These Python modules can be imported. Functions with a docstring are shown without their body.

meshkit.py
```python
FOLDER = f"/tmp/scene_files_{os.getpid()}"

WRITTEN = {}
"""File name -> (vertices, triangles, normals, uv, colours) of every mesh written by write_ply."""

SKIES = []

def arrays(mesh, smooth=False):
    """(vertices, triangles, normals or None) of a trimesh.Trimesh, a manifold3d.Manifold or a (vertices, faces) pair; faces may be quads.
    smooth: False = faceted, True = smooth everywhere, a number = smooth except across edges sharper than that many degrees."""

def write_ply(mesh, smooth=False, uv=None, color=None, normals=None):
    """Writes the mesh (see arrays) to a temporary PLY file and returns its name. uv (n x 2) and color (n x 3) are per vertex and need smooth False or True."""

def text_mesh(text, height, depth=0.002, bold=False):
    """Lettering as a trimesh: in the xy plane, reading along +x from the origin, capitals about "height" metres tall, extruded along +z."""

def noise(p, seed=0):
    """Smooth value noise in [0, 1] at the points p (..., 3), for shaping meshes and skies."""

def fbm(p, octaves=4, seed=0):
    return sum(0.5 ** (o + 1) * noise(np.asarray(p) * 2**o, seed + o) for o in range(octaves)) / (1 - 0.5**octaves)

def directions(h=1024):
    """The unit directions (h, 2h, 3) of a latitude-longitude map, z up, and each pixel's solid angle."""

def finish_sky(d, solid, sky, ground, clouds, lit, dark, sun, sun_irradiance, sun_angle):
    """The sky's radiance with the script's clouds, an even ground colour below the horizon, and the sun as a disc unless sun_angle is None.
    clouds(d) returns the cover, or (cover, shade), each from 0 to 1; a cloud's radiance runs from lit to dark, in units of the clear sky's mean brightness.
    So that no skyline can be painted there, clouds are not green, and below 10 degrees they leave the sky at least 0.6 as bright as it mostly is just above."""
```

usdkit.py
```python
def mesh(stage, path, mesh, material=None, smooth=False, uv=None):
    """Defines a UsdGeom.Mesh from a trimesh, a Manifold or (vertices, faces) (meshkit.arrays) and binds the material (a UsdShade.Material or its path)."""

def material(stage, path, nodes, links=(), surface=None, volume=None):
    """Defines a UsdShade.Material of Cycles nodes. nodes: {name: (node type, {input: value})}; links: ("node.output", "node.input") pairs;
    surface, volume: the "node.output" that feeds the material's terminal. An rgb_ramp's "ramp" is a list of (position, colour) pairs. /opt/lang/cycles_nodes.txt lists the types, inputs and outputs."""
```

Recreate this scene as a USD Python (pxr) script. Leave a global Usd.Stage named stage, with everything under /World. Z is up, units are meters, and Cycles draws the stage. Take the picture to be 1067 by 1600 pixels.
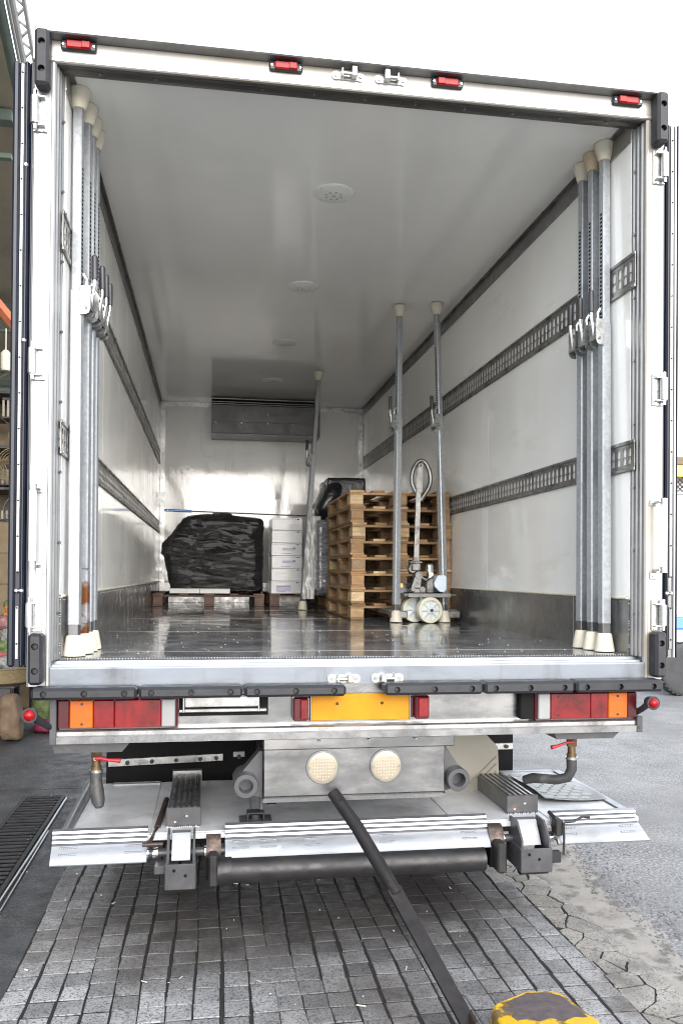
import math, random
import numpy as np
import trimesh
import usdkit
from meshkit import fbm, noise
from pxr import Gf, Sdf, Usd, UsdGeom, UsdLux, UsdShade
from shapely.geometry import Polygon, MultiPoint, box as sbox
from shapely.ops import voronoi_diagram

stage = Usd.Stage.CreateInMemory()
UsdGeom.SetStageUpAxis(stage, "Z")
UsdGeom.SetStageMetersPerUnit(stage, 1.0)
UsdGeom.Xform.Define(stage, "/World")
UsdGeom.Scope.Define(stage, "/World/Looks")

# ------------------------------------------------------------------ camera, sky, sun, exposure
EXPOSURE = 1.97
SKY_STRENGTH = 0.10
SUN_INT, SUN_ANGLE, SUN_DIR = 0.40, 55.0, np.array([0.16, -0.93, 0.34])
CLOUD = (5.9, 6.2, 6.7)
SUN_DIR = SUN_DIR / np.linalg.norm(SUN_DIR)
YAW, PITCH, ROLL, FPX, SHIFT_PX = 0.1546, 0.0094, 0.0078, 1321.09, 85.35


def camera():
    f = np.array([math.sin(YAW), math.cos(YAW), 0]); r = np.array([math.cos(YAW), -math.sin(YAW), 0]); u = np.array([0, 0, 1.0])
    f2 = f * math.cos(PITCH) + u * math.sin(PITCH); u2 = u * math.cos(PITCH) - f * math.sin(PITCH)
    r2 = r * math.cos(ROLL) + u2 * math.sin(ROLL); u3 = u2 * math.cos(ROLL) - r * math.sin(ROLL)
    c = UsdGeom.Camera.Define(stage, "/World/camera")
    m = Gf.Matrix4d(*r2, 0, *u3, 0, *(-f2), 0, -0.582, -3.1765, 1.5, 1)
    c.AddTransformOp().Set(m)
    c.CreateHorizontalApertureAttr(36.0); c.CreateVerticalApertureAttr(36.0 * 1600 / 1067)
    c.CreateFocalLengthAttr(36.0 * FPX / 1067)
    c.CreateVerticalApertureOffsetAttr(36.0 * SHIFT_PX / 1067)
    c.CreateClippingRangeAttr(Gf.Vec2f(0.05, 2000))
    c.CreateExposureAttr(EXPOSURE)


camera()
elev, rot = math.asin(SUN_DIR[2]), math.atan2(SUN_DIR[0], SUN_DIR[1])
sky_mat = usdkit.material(stage, "/World/Looks/sky_look", {
    "sky": ("sky_texture", {"sky_type": "single_scattering", "sun_disc": False, "sun_elevation": elev, "sun_rotation": rot, "aerosol_density": 2.0}),
    "tc": ("texture_coordinate", {}),
    "mp": ("mapping", {"scale": (1.0, 1.0, 2.5)}),
    "n": ("noise_texture", {"scale": 2.2, "detail": 5.0, "roughness": 0.55}),
    "r": ("rgb_ramp", {"ramp": [(0.30, (0.72,) * 3), (0.62, (0.97,) * 3)]}),
    "mix": ("mix_color", {"b": CLOUD}),
    "bg": ("background_shader", {"strength": SKY_STRENGTH}),
}, [("tc.generated", "mp.vector"), ("mp.vector", "n.vector"), ("n.fac", "r.fac"), ("r.color", "mix.fac"), ("sky.color", "mix.a"), ("mix.result", "bg.color")], surface="bg.background")
dome = UsdLux.DomeLight.Define(stage, "/World/sky")
UsdShade.MaterialBindingAPI.Apply(dome.GetPrim()).Bind(sky_mat)
dome.GetPrim().SetCustomDataByKey("kind", "structure")
sun = UsdLux.DistantLight.Define(stage, "/World/sun")
sun.CreateIntensityAttr(SUN_INT); sun.CreateNormalizeAttr(True); sun.CreateAngleAttr(SUN_ANGLE); sun.CreateColorAttr(Gf.Vec3f(1.0, 0.965, 0.92))
zx = np.array([0, 0, 1.0]); xx = np.cross(zx, SUN_DIR); xx /= np.linalg.norm(xx); yy = np.cross(SUN_DIR, xx)
sun.AddTransformOp().Set(Gf.Matrix4d(*xx, 0, *yy, 0, *SUN_DIR, 0, 0, 0, 20, 1))

# ------------------------------------------------------------------ materials
MATS = {}


STAIN_SHADE = {"paver_stone": ((-0.05, 1.0, 0.0), 0.60, 1.40, (0.020, 0.0155, 0.013), 0.93)}  # brown stain on the setts, deepened with painted shade under the tail lift


def M(name, base, rough=0.5, metal=0.0, var=0.12, scale=6.0, stretch=(1, 1, 1), rvar=0.0, bump=0.0, bscale=60.0, bstretch=(1, 1, 1), bdist=0.01,
      dirt=None, dscale=3.0, dlo=0.52, dhi=0.7, dstretch=(1, 1, 1), rnd=0.0, coat=0.0, spec=0.5, detail=4.0, drough=None, trans=0.0, speck=None, tint2=None):
    """One principled look: colour from noise, optional dirt of its own shape, roughness variation, bump relief, random tint per object."""
    b = np.array(base, float)
    lo, hi = b * (1 - var), np.minimum(b * (1 + var), 1.0)
    if tint2 is not None:
        hi = np.array(tint2, float)
    N = {"g": ("geometry", {}), "mp": ("mapping", {"scale": stretch}), "n": ("noise_texture", {"scale": scale, "detail": detail, "roughness": 0.6}),
         "r": ("rgb_ramp", {"ramp": [(0.3, tuple(lo)), (0.7, tuple(hi))]}),
         "p": ("principled_bsdf", {"roughness": rough, "metallic": metal, "coat_weight": coat, "coat_roughness": 0.08, "specular_ior_level": spec, "transmission_weight": trans})}
    L = [("g.position", "mp.vector"), ("mp.vector", "n.vector"), ("n.fac", "r.fac")]
    col = "r.color"
    if speck:
        s_scale, s_lo, s_hi, s_col, s_fac = speck
        N["sn"] = ("noise_texture", {"scale": s_scale, "detail": 3.0, "roughness": 0.7})
        N["sr"] = ("rgb_ramp", {"ramp": [(s_lo, (0, 0, 0)), (s_hi, (s_fac,) * 3)]})
        N["sm"] = ("mix_color", {"b": s_col})
        L += [("g.position", "sn.vector"), ("sn.fac", "sr.fac"), ("sr.color", "sm.fac"), (col, "sm.a")]
        col = "sm.result"
    if dirt is not None:
        N["dmp"] = ("mapping", {"scale": dstretch})
        N["dn"] = ("noise_texture", {"scale": dscale, "detail": 6.0, "roughness": 0.65})
        N["dr"] = ("rgb_ramp", {"ramp": [(dlo, (0, 0, 0)), (dhi, (1, 1, 1))]})
        N["dm"] = ("mix_color", {"b": dirt})
        L += [("g.position", "dmp.vector"), ("dmp.vector", "dn.vector"), ("dn.fac", "dr.fac"), ("dr.color", "dm.fac"), (col, "dm.a")]
        col = "dm.result"
    if name in STAIN_SHADE:
        ctr, r0, r1, sc_, fac_ = STAIN_SHADE[name]
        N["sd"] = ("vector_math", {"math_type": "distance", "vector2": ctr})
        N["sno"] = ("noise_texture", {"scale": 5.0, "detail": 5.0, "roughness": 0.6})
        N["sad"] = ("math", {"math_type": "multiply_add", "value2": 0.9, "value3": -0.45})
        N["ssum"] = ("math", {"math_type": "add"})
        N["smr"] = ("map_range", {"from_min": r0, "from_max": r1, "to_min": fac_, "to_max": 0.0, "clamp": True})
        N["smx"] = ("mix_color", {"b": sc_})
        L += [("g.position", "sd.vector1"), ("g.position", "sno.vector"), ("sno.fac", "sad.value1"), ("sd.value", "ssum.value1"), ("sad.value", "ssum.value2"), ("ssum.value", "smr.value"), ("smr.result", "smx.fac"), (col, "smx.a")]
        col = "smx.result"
    if rnd:
        N["oi"] = ("object_info", {})
        N["orr"] = ("rgb_ramp", {"ramp": [(0, (1 - rnd,) * 3), (1, (1 + rnd,) * 3)]})
        N["om"] = ("mix_color", {"blend_type": "multiply", "fac": 1.0, "use_clamp": False})
        L += [("oi.random", "orr.fac"), (col, "om.a"), ("orr.color", "om.b")]
        col = "om.result"
    L.append((col, "p.base_color"))
    if rvar or drough is not None:
        N["rn"] = ("noise_texture", {"scale": scale * 1.7, "detail": 5.0, "roughness": 0.6})
        N["rr"] = ("map_range", {"from_min": 0.35, "from_max": 0.65, "to_min": max(rough - rvar, 0.02), "to_max": min(rough + rvar, 1.0), "clamp": True})
        L += [("mp.vector", "rn.vector"), ("rn.fac", "rr.value"), ("rr.result", "p.roughness")]
    if bump:
        N["bmp"] = ("mapping", {"scale": bstretch})
        N["bn"] = ("noise_texture", {"scale": bscale, "detail": 5.0, "roughness": 0.6})
        N["b"] = ("bump", {"strength": bump, "distance": bdist})
        L += [("g.position", "bmp.vector"), ("bmp.vector", "bn.vector"), ("bn.fac", "b.height"), ("b.normal", "p.normal")]
    MATS[name] = usdkit.material(stage, f"/World/Looks/{name}", N, L, surface="p.BSDF")
    return MATS[name]


M("white_panel", (0.86, 0.855, 0.82), 0.13, spec=0.7, var=0.05, scale=1.2, stretch=(1, 1, 0.4), rvar=0.05, bump=0.05, bscale=5.0, bdist=0.02, dirt=(0.66, 0.63, 0.57), dscale=6, dlo=0.57, dhi=0.85, dstretch=(1, 0.25, 1))
M("ceiling_panel", (0.86, 0.855, 0.825), 0.10, spec=0.8, var=0.05, scale=1.0, rvar=0.04, bump=0.06, bscale=4.0, bdist=0.02)
M("back_panel", (0.83, 0.825, 0.795), 0.07, spec=1.0, var=0.05, scale=2.0, rvar=0.03, bump=0.09, bscale=9.0, bstretch=(1, 1, 0.35), bdist=0.012, dirt=(0.50, 0.48, 0.42), dscale=7, dlo=0.58, dhi=0.8, dstretch=(1, 1, 0.15))
M("kick_steel", (0.15,0.15,0.148), 0.26, metal=0.65, var=0.3, scale=3.0, rvar=0.06, dirt=(0.06, 0.05, 0.045), dscale=2.5)
M("wet_floor", (0.075,0.077,0.08), 0.10, metal=0.0, var=0.4, scale=3.0, rvar=0.09, bump=0.03, bscale=14, bdist=0.01, dirt=(0.10,0.103,0.108), dscale=5, dlo=0.55, dhi=0.75, spec=0.9)
M("frame_aluminium", (0.40,0.40,0.402), 0.40, metal=0.6, var=0.06, scale=4, stretch=(1, 1, 0.2), rvar=0.06, bump=0.015, bscale=60, dirt=(0.34,0.32,0.295), dscale=3, dlo=0.55, dhi=0.8)
M("aluminium", (0.36,0.36,0.36), 0.34, metal=0.95, var=0.12, scale=8, rvar=0.1, bump=0.02, bscale=40, dirt=(0.2,0.195,0.19), dscale=6, dlo=0.55, dhi=0.75)
M("dull_aluminium", (0.22,0.22,0.222), 0.42, metal=0.9, var=0.15, scale=6, rvar=0.1, bump=0.02, bscale=40)
M("sill_aluminium", (0.21, 0.23, 0.26), 0.40, metal=0.7, var=0.12, scale=6, stretch=(0.3, 1, 1), rvar=0.1, bump=0.02, bscale=40, dirt=(0.12,0.12,0.125), dscale=6, dlo=0.52, dhi=0.75, dstretch=(1, 1, 0.2))
M("dark_trim", (0.27, 0.265, 0.26), 0.4, metal=0.85, var=0.2, scale=5, rvar=0.1)
M("track_steel", (0.25, 0.245, 0.235), 0.4, metal=0.8, var=0.3, scale=12, rvar=0.12, dirt=(0.08, 0.075, 0.07), dscale=10)
M("stainless", (0.27,0.27,0.272), 0.24, metal=1.0, var=0.12, scale=5, stretch=(0.4, 1, 1), rvar=0.1, bump=0.05, bscale=5, bdist=0.01, dirt=(0.18,0.172,0.16), dscale=5, dlo=0.55, dhi=0.8)
M("lift_aluminium", (0.31,0.32,0.34), 0.40, metal=0.8, var=0.12, scale=9, stretch=(0.3, 1, 1), rvar=0.1, bump=0.04, bscale=50, dirt=(0.24,0.235,0.23), dscale=5, dlo=0.55, dhi=0.78)
M("lift_deck", (0.58,0.59,0.61), 0.45, metal=0.35, var=0.15, scale=5, rvar=0.1, bump=0.03, bscale=50, dirt=(0.34,0.31,0.27), dscale=3.5, dlo=0.5, dhi=0.75)
M("dark_steel", (0.020,0.019,0.020), 0.45, metal=0.3, var=0.3, scale=10, rvar=0.12, bump=0.05, bscale=80, dirt=(0.05,0.03,0.022), dscale=9, dlo=0.6, dhi=0.8)
M("grey_paint_steel", (0.062,0.062,0.066), 0.42, metal=0.35, var=0.2, scale=8, rvar=0.1, bump=0.03, bscale=70, dirt=(0.14, 0.10, 0.08), dscale=12, dlo=0.6, dhi=0.8)
M("brown_steel", (0.05,0.036,0.032), 0.5, metal=0.5, var=0.4, scale=14, rvar=0.1, bump=0.06, bscale=90, dirt=(0.22, 0.15, 0.12), dscale=10)
M("galvanised", (0.40,0.42,0.44), 0.45, metal=0.6, var=0.16, scale=60, rvar=0.1, bump=0.015, bscale=120, dirt=(0.26,0.27,0.28), dscale=7, dlo=0.58, dhi=0.8, rnd=0.12)
M("rusty_galvanised", (0.36,0.38,0.41), 0.45, metal=0.6, var=0.16, scale=60, dirt=(0.17,0.06,0.02), dscale=11, dlo=0.44, dhi=0.56)
M("bracket_zinc", (0.46, 0.47, 0.46), 0.32, metal=0.9, var=0.1, scale=20, rvar=0.1)
M("cup_plastic", (0.62, 0.58, 0.47), 0.5, var=0.1, scale=14, bump=0.03, bscale=60, dirt=(0.45, 0.38, 0.28), dscale=18, dlo=0.6, dhi=0.8, rnd=0.1)
M("cup_tan", (0.50,0.385,0.27), 0.5, var=0.12, scale=14, dirt=(0.40, 0.30, 0.2), dscale=18, dlo=0.6, dhi=0.8)
M("grip_rubber", (0.025, 0.025, 0.03), 0.4, var=0.2, scale=20)
M("rubber", (0.012,0.013,0.017), 0.48, var=0.2, scale=14, rvar=0.1, bump=0.04, bscale=90, dirt=(0.024,0.024,0.027), dscale=7, dlo=0.55, dhi=0.8)
M("grey_rubber", (0.017,0.017,0.020), 0.6, var=0.2, scale=14, bump=0.05, bscale=140, dirt=(0.028,0.028,0.031), dscale=9)
M("navy_gasket", (0.006, 0.009, 0.018), 0.34, var=0.3, scale=8, stretch=(1, 1, 0.1), dirt=(0.014, 0.014, 0.018), dscale=9, dlo=0.6, dhi=0.8)
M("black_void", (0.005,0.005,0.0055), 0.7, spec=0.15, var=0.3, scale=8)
M("door_white", (0.72, 0.72, 0.72), 0.35, var=0.04)
M("lens_red", (0.14,0.0015,0.003), 0.22, var=0.55, scale=16, coat=0.25, bump=0.06, bscale=220, bstretch=(1, 1, 0.03), bdist=0.004)
M("lens_dark_red", (0.055, 0.002, 0.004), 0.25, var=0.15, scale=6, coat=0.2)
M("lens_bright_red", (0.24,0.003,0.005), 0.3, var=0.1, scale=6, coat=0.0, spec=0.3)
M("lens_amber", (0.42, 0.085, 0.001), 0.22, var=0.1, scale=6, coat=0.25, bump=0.06, bscale=220, bstretch=(1, 1, 0.03), bdist=0.004)
M("lens_white", (0.24,0.24,0.24), 0.2, var=0.08, scale=6, coat=0.7, bump=0.1, bscale=160, bstretch=(1, 1, 0.05), bdist=0.004)
M("lens_cream", (0.28,0.24,0.175), 0.2, var=0.1, scale=30, coat=0.7)
M("led_white", (0.42,0.38,0.31), 0.15, var=0.05, coat=0.8)
M("chrome", (0.75, 0.75, 0.75), 0.15, metal=1.0, var=0.05)
M("plate_yellow", (0.44, 0.19, 0.002), 0.55, spec=0.25, var=0.1, scale=7, dirt=(0.33,0.14,0.006), dscale=6, dlo=0.56, dhi=0.8)
M("lamp_plastic", (0.80, 0.80, 0.78), 0.35, var=0.04)
M("lamp_stud", (0.50, 0.50, 0.49), 0.5)
M("header_soffit", (0.13, 0.125, 0.115), 0.35, metal=0.8, var=0.25, scale=4, stretch=(0.4, 1, 1), rvar=0.1)  # dark tone paints in the shade under the header; floor seams reuse it
M("jamb_aluminium", (0.30, 0.30, 0.295), 0.36, metal=0.8, var=0.15, scale=5, rvar=0.1)  # darker than the posts: reflection of the dim interior painted into the colour
M("cooler_grey", (0.085, 0.085, 0.085), 0.38, var=0.15, scale=4, metal=0.2, rvar=0.08)
M("film_black", (0.003, 0.003, 0.0035), 0.10, var=0.3, scale=10, rvar=0.03, bump=1.0, bscale=5.5, bstretch=(0.9, 0.9, 12.0), bdist=0.042, spec=0.75, coat=0.15)
M("film_black_smooth", (0.008, 0.009, 0.012), 0.22, var=0.3, scale=10, bump=0.7, bscale=12, bdist=0.03, coat=0.3)
M("film_silver", (0.13, 0.135, 0.15), 0.2, var=0.5, scale=14, stretch=(1, 1, 4), bump=0.8, bscale=9, bstretch=(1, 1, 5), bdist=0.03, coat=0.8, tint2=(0.30, 0.31, 0.33))
M("film_grey", (0.42, 0.42, 0.41), 0.3, var=0.2, scale=14, bump=0.4, bscale=20, bdist=0.02, coat=0.4)
M("carton_white", (0.74, 0.74, 0.76), 0.28, var=0.06, scale=8, bump=0.35, bscale=7, bstretch=(1, 1, 10), bdist=0.012, coat=0.4, rnd=0.04)
M("carton_plain", (0.78, 0.78, 0.77), 0.4, var=0.04, rnd=0.03)
M("print_blue", (0.10, 0.10, 0.36), 0.35, var=0.3, scale=30)
M("print_lilac", (0.50, 0.50, 0.66), 0.35, var=0.1, scale=40)
for k, (c, s) in enumerate([((0.39, 0.26, 0.135), 1), ((0.29, 0.175, 0.085), 2), ((0.46, 0.34, 0.195), 3), ((0.23, 0.135, 0.07), 4)]):
    M(f"wood_{k}", c, 0.75, var=0.3, scale=9, stretch=(1, 1, 7), bump=0.15, bscale=30, bstretch=(1, 1, 6), dirt=tuple(np.array(c) * 0.45), dscale=5 + k, dlo=0.52, dhi=0.8, rnd=0.22)
M("wood_dark", (0.085, 0.036, 0.020), 0.5, var=0.35, scale=9, stretch=(1, 1, 6), bump=0.1, bscale=40, dirt=(0.19, 0.12, 0.07), dscale=7, rnd=0.2)
M("chip_wood", (0.26,0.18,0.105), 0.8, var=0.2, scale=40, speck=(160, 0.55, 0.65, (0.14, 0.08, 0.045), 0.9), rnd=0.15)
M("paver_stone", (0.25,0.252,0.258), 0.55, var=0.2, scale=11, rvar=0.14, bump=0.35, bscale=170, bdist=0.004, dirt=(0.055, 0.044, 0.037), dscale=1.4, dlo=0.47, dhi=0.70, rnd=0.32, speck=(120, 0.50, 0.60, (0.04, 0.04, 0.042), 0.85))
M("cracked_stone", (0.22,0.208,0.19), 0.7, var=0.2, scale=9, bump=0.35, bscale=120, bdist=0.006, dirt=(0.055,0.05,0.045), dscale=3, dlo=0.5, dhi=0.75, rnd=0.14, speck=(120, 0.52, 0.62, (0.04,0.038,0.036), 0.8))
M("bounce_concrete", (0.30, 0.295, 0.28), 0.8, var=0.15, scale=1.5, dirt=(0.20, 0.195, 0.185), dscale=0.7)  # unseen ground toned pale so it bounces light onto the truck ceiling
M("joint_soil", (0.012,0.011,0.010), 0.85, var=0.4, scale=20, bump=0.4, bscale=90)
M("mortar", (0.23,0.215,0.195), 0.8, var=0.15, scale=8, bump=0.3, bscale=70, bdist=0.01, dirt=(0.10,0.094,0.086), dscale=9, dlo=0.5, dhi=0.62)
M("asphalt", (0.125,0.125,0.126), 0.66, var=0.35, scale=2.2, rvar=0.12, bump=0.5, bscale=110, bdist=0.008, dirt=(0.12, 0.12, 0.12), dscale=0.9, dlo=0.45, dhi=0.65, speck=(62, 0.50, 0.60, (0.30,0.30,0.305), 0.9))
M("old_concrete", (0.038, 0.040, 0.044), 0.5, var=0.35, scale=4, rvar=0.14, bump=0.5, bscale=60, bdist=0.012, dirt=(0.018,0.018,0.019), dscale=2.2, dlo=0.45, dhi=0.65, speck=(90, 0.60, 0.68, (0.18, 0.18, 0.19), 0.5))
M("pebble", (0.12,0.12,0.127), 0.8, var=0.3, scale=20, rnd=0.3)
M("grate_iron", (0.030, 0.030, 0.033), 0.5, metal=0.5, var=0.4, scale=20, bump=0.1, bscale=80)
M("rod_steel", (0.55, 0.56, 0.58), 0.3, metal=1.0, var=0.15, scale=20)
M("black_bar", (0.009, 0.008, 0.009), 0.62, spec=0.25, var=0.3, scale=20, rvar=0.1, bump=0.05, bscale=80, dirt=(0.028,0.022,0.02), dscale=14, dlo=0.58, dhi=0.75)
M("worn_yellow", (0.46, 0.27, 0.006), 0.5, var=0.12, scale=18, bump=0.1, bscale=60, dirt=(0.10,0.066,0.02), dscale=11.0, dlo=0.50, dhi=0.56)
M("worn_brown", (0.060, 0.048, 0.050), 0.6, var=0.3, scale=30, bump=0.15, bscale=70)
M("litter_paper", (0.42,0.40,0.36), 0.7, var=0.2, scale=30)
M("brass", (0.17,0.115,0.06), 0.4, metal=0.8, var=0.2, scale=20)
M("red_handle", (0.36, 0.02, 0.03), 0.4, var=0.1)
M("hose_rubber", (0.035, 0.035, 0.036), 0.5, var=0.2, scale=20, dirt=(0.09, 0.085, 0.08), dscale=10)
M("beige_plastic", (0.24,0.225,0.185), 0.45, var=0.08, scale=6)
M("tyre", (0.028, 0.029, 0.031), 0.6, var=0.2, scale=10, bump=0.1, bscale=60)
M("jack_steel", (0.22,0.218,0.213), 0.35, metal=0.85, var=0.25, scale=20, rvar=0.1, dirt=(0.05,0.045,0.04), dscale=14)
M("jack_frame", (0.21,0.21,0.21), 0.4, metal=0.6, var=0.2, scale=12, dirt=(0.09,0.08,0.07), dscale=10)
M("nylon_wheel", (0.62, 0.66, 0.66), 0.35, var=0.08, scale=20)
M("wheel_rim_cream", (0.66, 0.64, 0.52), 0.35, var=0.08, scale=20)
M("oil_tank_white", (0.62, 0.70, 0.78), 0.4, var=0.05)
M("shed_green", (0.12, 0.155, 0.13), 0.6, var=0.15)
M("shed_beige", (0.36,0.32,0.24), 0.75, var=0.12, scale=2)
M("truss_white", (0.72, 0.72, 0.70), 0.4, metal=0.3, var=0.06)
M("orange_paint", (0.42, 0.12, 0.05), 0.55, var=0.15)
M("cardboard", (0.17,0.125,0.075), 0.8, var=0.15, scale=10)
M("paper_brown", (0.13,0.088,0.055), 0.75, var=0.2, scale=14, bump=0.3, bscale=25)
M("bamboo", (0.19,0.145,0.075), 0.7, var=0.3, scale=25, stretch=(1, 1, 6), bump=0.3, bscale=40, bstretch=(1, 1, 5))
M("van_white", (0.80, 0.80, 0.79), 0.25, var=0.02, coat=0.6)
M("van_blue", (0.10, 0.25, 0.62), 0.3, var=0.05, coat=0.6)
M("van_grey", (0.36, 0.38, 0.40), 0.45, var=0.05)
M("hivis_yellow", (0.78, 0.56, 0.12), 0.4, var=0.08)
for nm, c in (("produce_orange", (0.36,0.15,0.04)), ("produce_green", (0.09,0.13,0.04)), ("produce_red", (0.22,0.025,0.03)), ("produce_pink", (0.22,0.11,0.11)), ("produce_pale", (0.2,0.21,0.2)), ("cloth_magenta", (0.14,0.01,0.035))):
    M(nm, c, 0.55, var=0.45, scale=22, bump=0.3, bscale=30)

M("mat_sheet", (0.27,0.275,0.265), 0.4, metal=0.35, var=0.12, scale=8, dirt=(0.20, 0.22, 0.215), dscale=5)
M("frame_warm", (0.41,0.395,0.37), 0.40, metal=0.6, var=0.06, scale=4, stretch=(1, 1, 0.2), rvar=0.06, bump=0.015, bscale=60, dirt=(0.35,0.285,0.20), dscale=2.2, dlo=0.48, dhi=0.78)

# ------------------------------------------------------------------ mesh helpers
_hull_cache = {}


def hull(pts):
    return trimesh.Trimesh(np.asarray(pts, float)).convex_hull


def cbox(lo, hi, b=0.0):
    """A box from lo to hi with chamfered edges of width b."""
    lo, hi = np.minimum(lo, hi).astype(float), np.maximum(lo, hi).astype(float)
    if b <= 0:
        m = trimesh.creation.box(extents=hi - lo); m.apply_translation((lo + hi) / 2)
        return m
    b = min(b, 0.49 * float((hi - lo).min()))
    p = []
    for s in np.ndindex(2, 2, 2):
        c = np.where(s, hi, lo); d = np.where(s, -b, b)
        for k in range(3):
            q = c + d; q[k] = c[k]; p.append(q)
    return hull(p)


def cyl(a, b, r, n=20, r2=None, cap=True):
    """Cylinder or cone frustum from point a (radius r) to b (radius r2)."""
    a, b = np.asarray(a, float), np.asarray(b, float)
    r2 = r if r2 is None else r2
    w = (b - a) / np.linalg.norm(b - a)
    u = np.cross(w, [0, 0, 1.0] if abs(w[2]) < 0.9 else [1.0, 0, 0]); u /= np.linalg.norm(u); v = np.cross(w, u)
    t = np.linspace(0, 2 * np.pi, n, endpoint=False)
    ring = np.cos(t)[:, None] * u + np.sin(t)[:, None] * v
    V = np.vstack([a + ring * r, b + ring * r2, [a], [b]])
    F = []
    for i in range(n):
        j = (i + 1) % n
        F += [[i, n + i, j], [j, n + i, n + j]]
        if cap:
            F += [[2 * n, i, j], [2 * n + 1, n + j, n + i]]
    m = trimesh.Trimesh(V, F, process=False)
    m.fix_normals()
    return m


def pipe(pts, r, n=14):
    """A tube along a polyline (radius a number or a list)."""
    pts = np.asarray(pts, float); k = len(pts)
    rr = np.full(k, r) if np.ndim(r) == 0 else np.asarray(r, float)
    tan = np.gradient(pts, axis=0); tan /= np.linalg.norm(tan, axis=1, keepdims=True)
    ref = np.array([0, 0, 1.0]) if abs(tan[0][2]) < 0.9 else np.array([1.0, 0, 0])
    u = np.cross(tan[0], ref); u /= np.linalg.norm(u)
    th = np.linspace(0, 2 * np.pi, n, endpoint=False); V = []
    for i in range(k):
        u = u - tan[i] * (u @ tan[i]); u /= np.linalg.norm(u); v = np.cross(tan[i], u)
        V.append(pts[i] + rr[i] * (np.cos(th)[:, None] * u + np.sin(th)[:, None] * v))
    V = np.vstack(V + [pts[:1], pts[-1:]]); F = []
    for i in range(k - 1):
        for j in range(n):
            a, b = i * n + j, i * n + (j + 1) % n
            F += [[a, b, a + n], [b, b + n, a + n]]
    for j in range(n):
        F += [[k * n, (j + 1) % n, j], [k * n + 1, (k - 1) * n + j, (k - 1) * n + (j + 1) % n]]
    m = trimesh.Trimesh(V, F, process=False); m.fix_normals()
    return m


def lathe(profile, n=32, at=(0, 0, 0)):
    """Revolve (r, z) pairs about z."""
    m = trimesh.creation.revolve(np.array(profile, float), sections=n)
    m.apply_translation(at)
    return m


def prism(poly, axis, a, b):
    """Extrude a 2D outline along an axis from a to b. axis 'x': outline in (y, z); 'y': (x, z); 'z': (x, y)."""
    P = poly if isinstance(poly, Polygon) else Polygon(poly)
    m = trimesh.creation.extrude_polygon(P, b - a, engine="earcut")
    v = m.vertices.copy(); w = v[:, 2] + a
    if axis == "x":
        m.vertices = np.stack([w, v[:, 0], v[:, 1]], 1)
    elif axis == "y":
        m.vertices = np.stack([v[:, 0], w, v[:, 1]], 1)
    else:
        m.vertices = np.stack([v[:, 0], v[:, 1], w], 1)
    m.fix_normals()
    return m


def cat(*ms):
    return trimesh.util.concatenate([m for m in ms])


def holed(m, centres, r, y0, depth):
    """Cut round bolt holes of the given depth into the face at y0."""
    cut = cat(*[cyl((x, y0 - 0.01, z), (x, y0 + depth, z), r, 18) for x, z in centres])
    try:
        out = trimesh.boolean.difference([m, cut], engine="manifold")
        return out if len(out.faces) else m
    except Exception:
        return m


def moved(m, d):
    m = m.copy(); m.apply_translation(d); return m


def mirror_x(m):
    m = m.copy(); v = np.array(m.vertices); v[:, 0] *= -1
    return trimesh.Trimesh(v, np.array(m.faces)[:, ::-1], process=False)


# ------------------------------------------------------------------ prim helpers
used = {}


def numbered(parent, name):
    k = used.get((parent, name), -1) + 1
    used[(parent, name)] = k
    return f"{parent}/{name}" if k == 0 else f"{parent}/{name}_{k:03d}"


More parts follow.
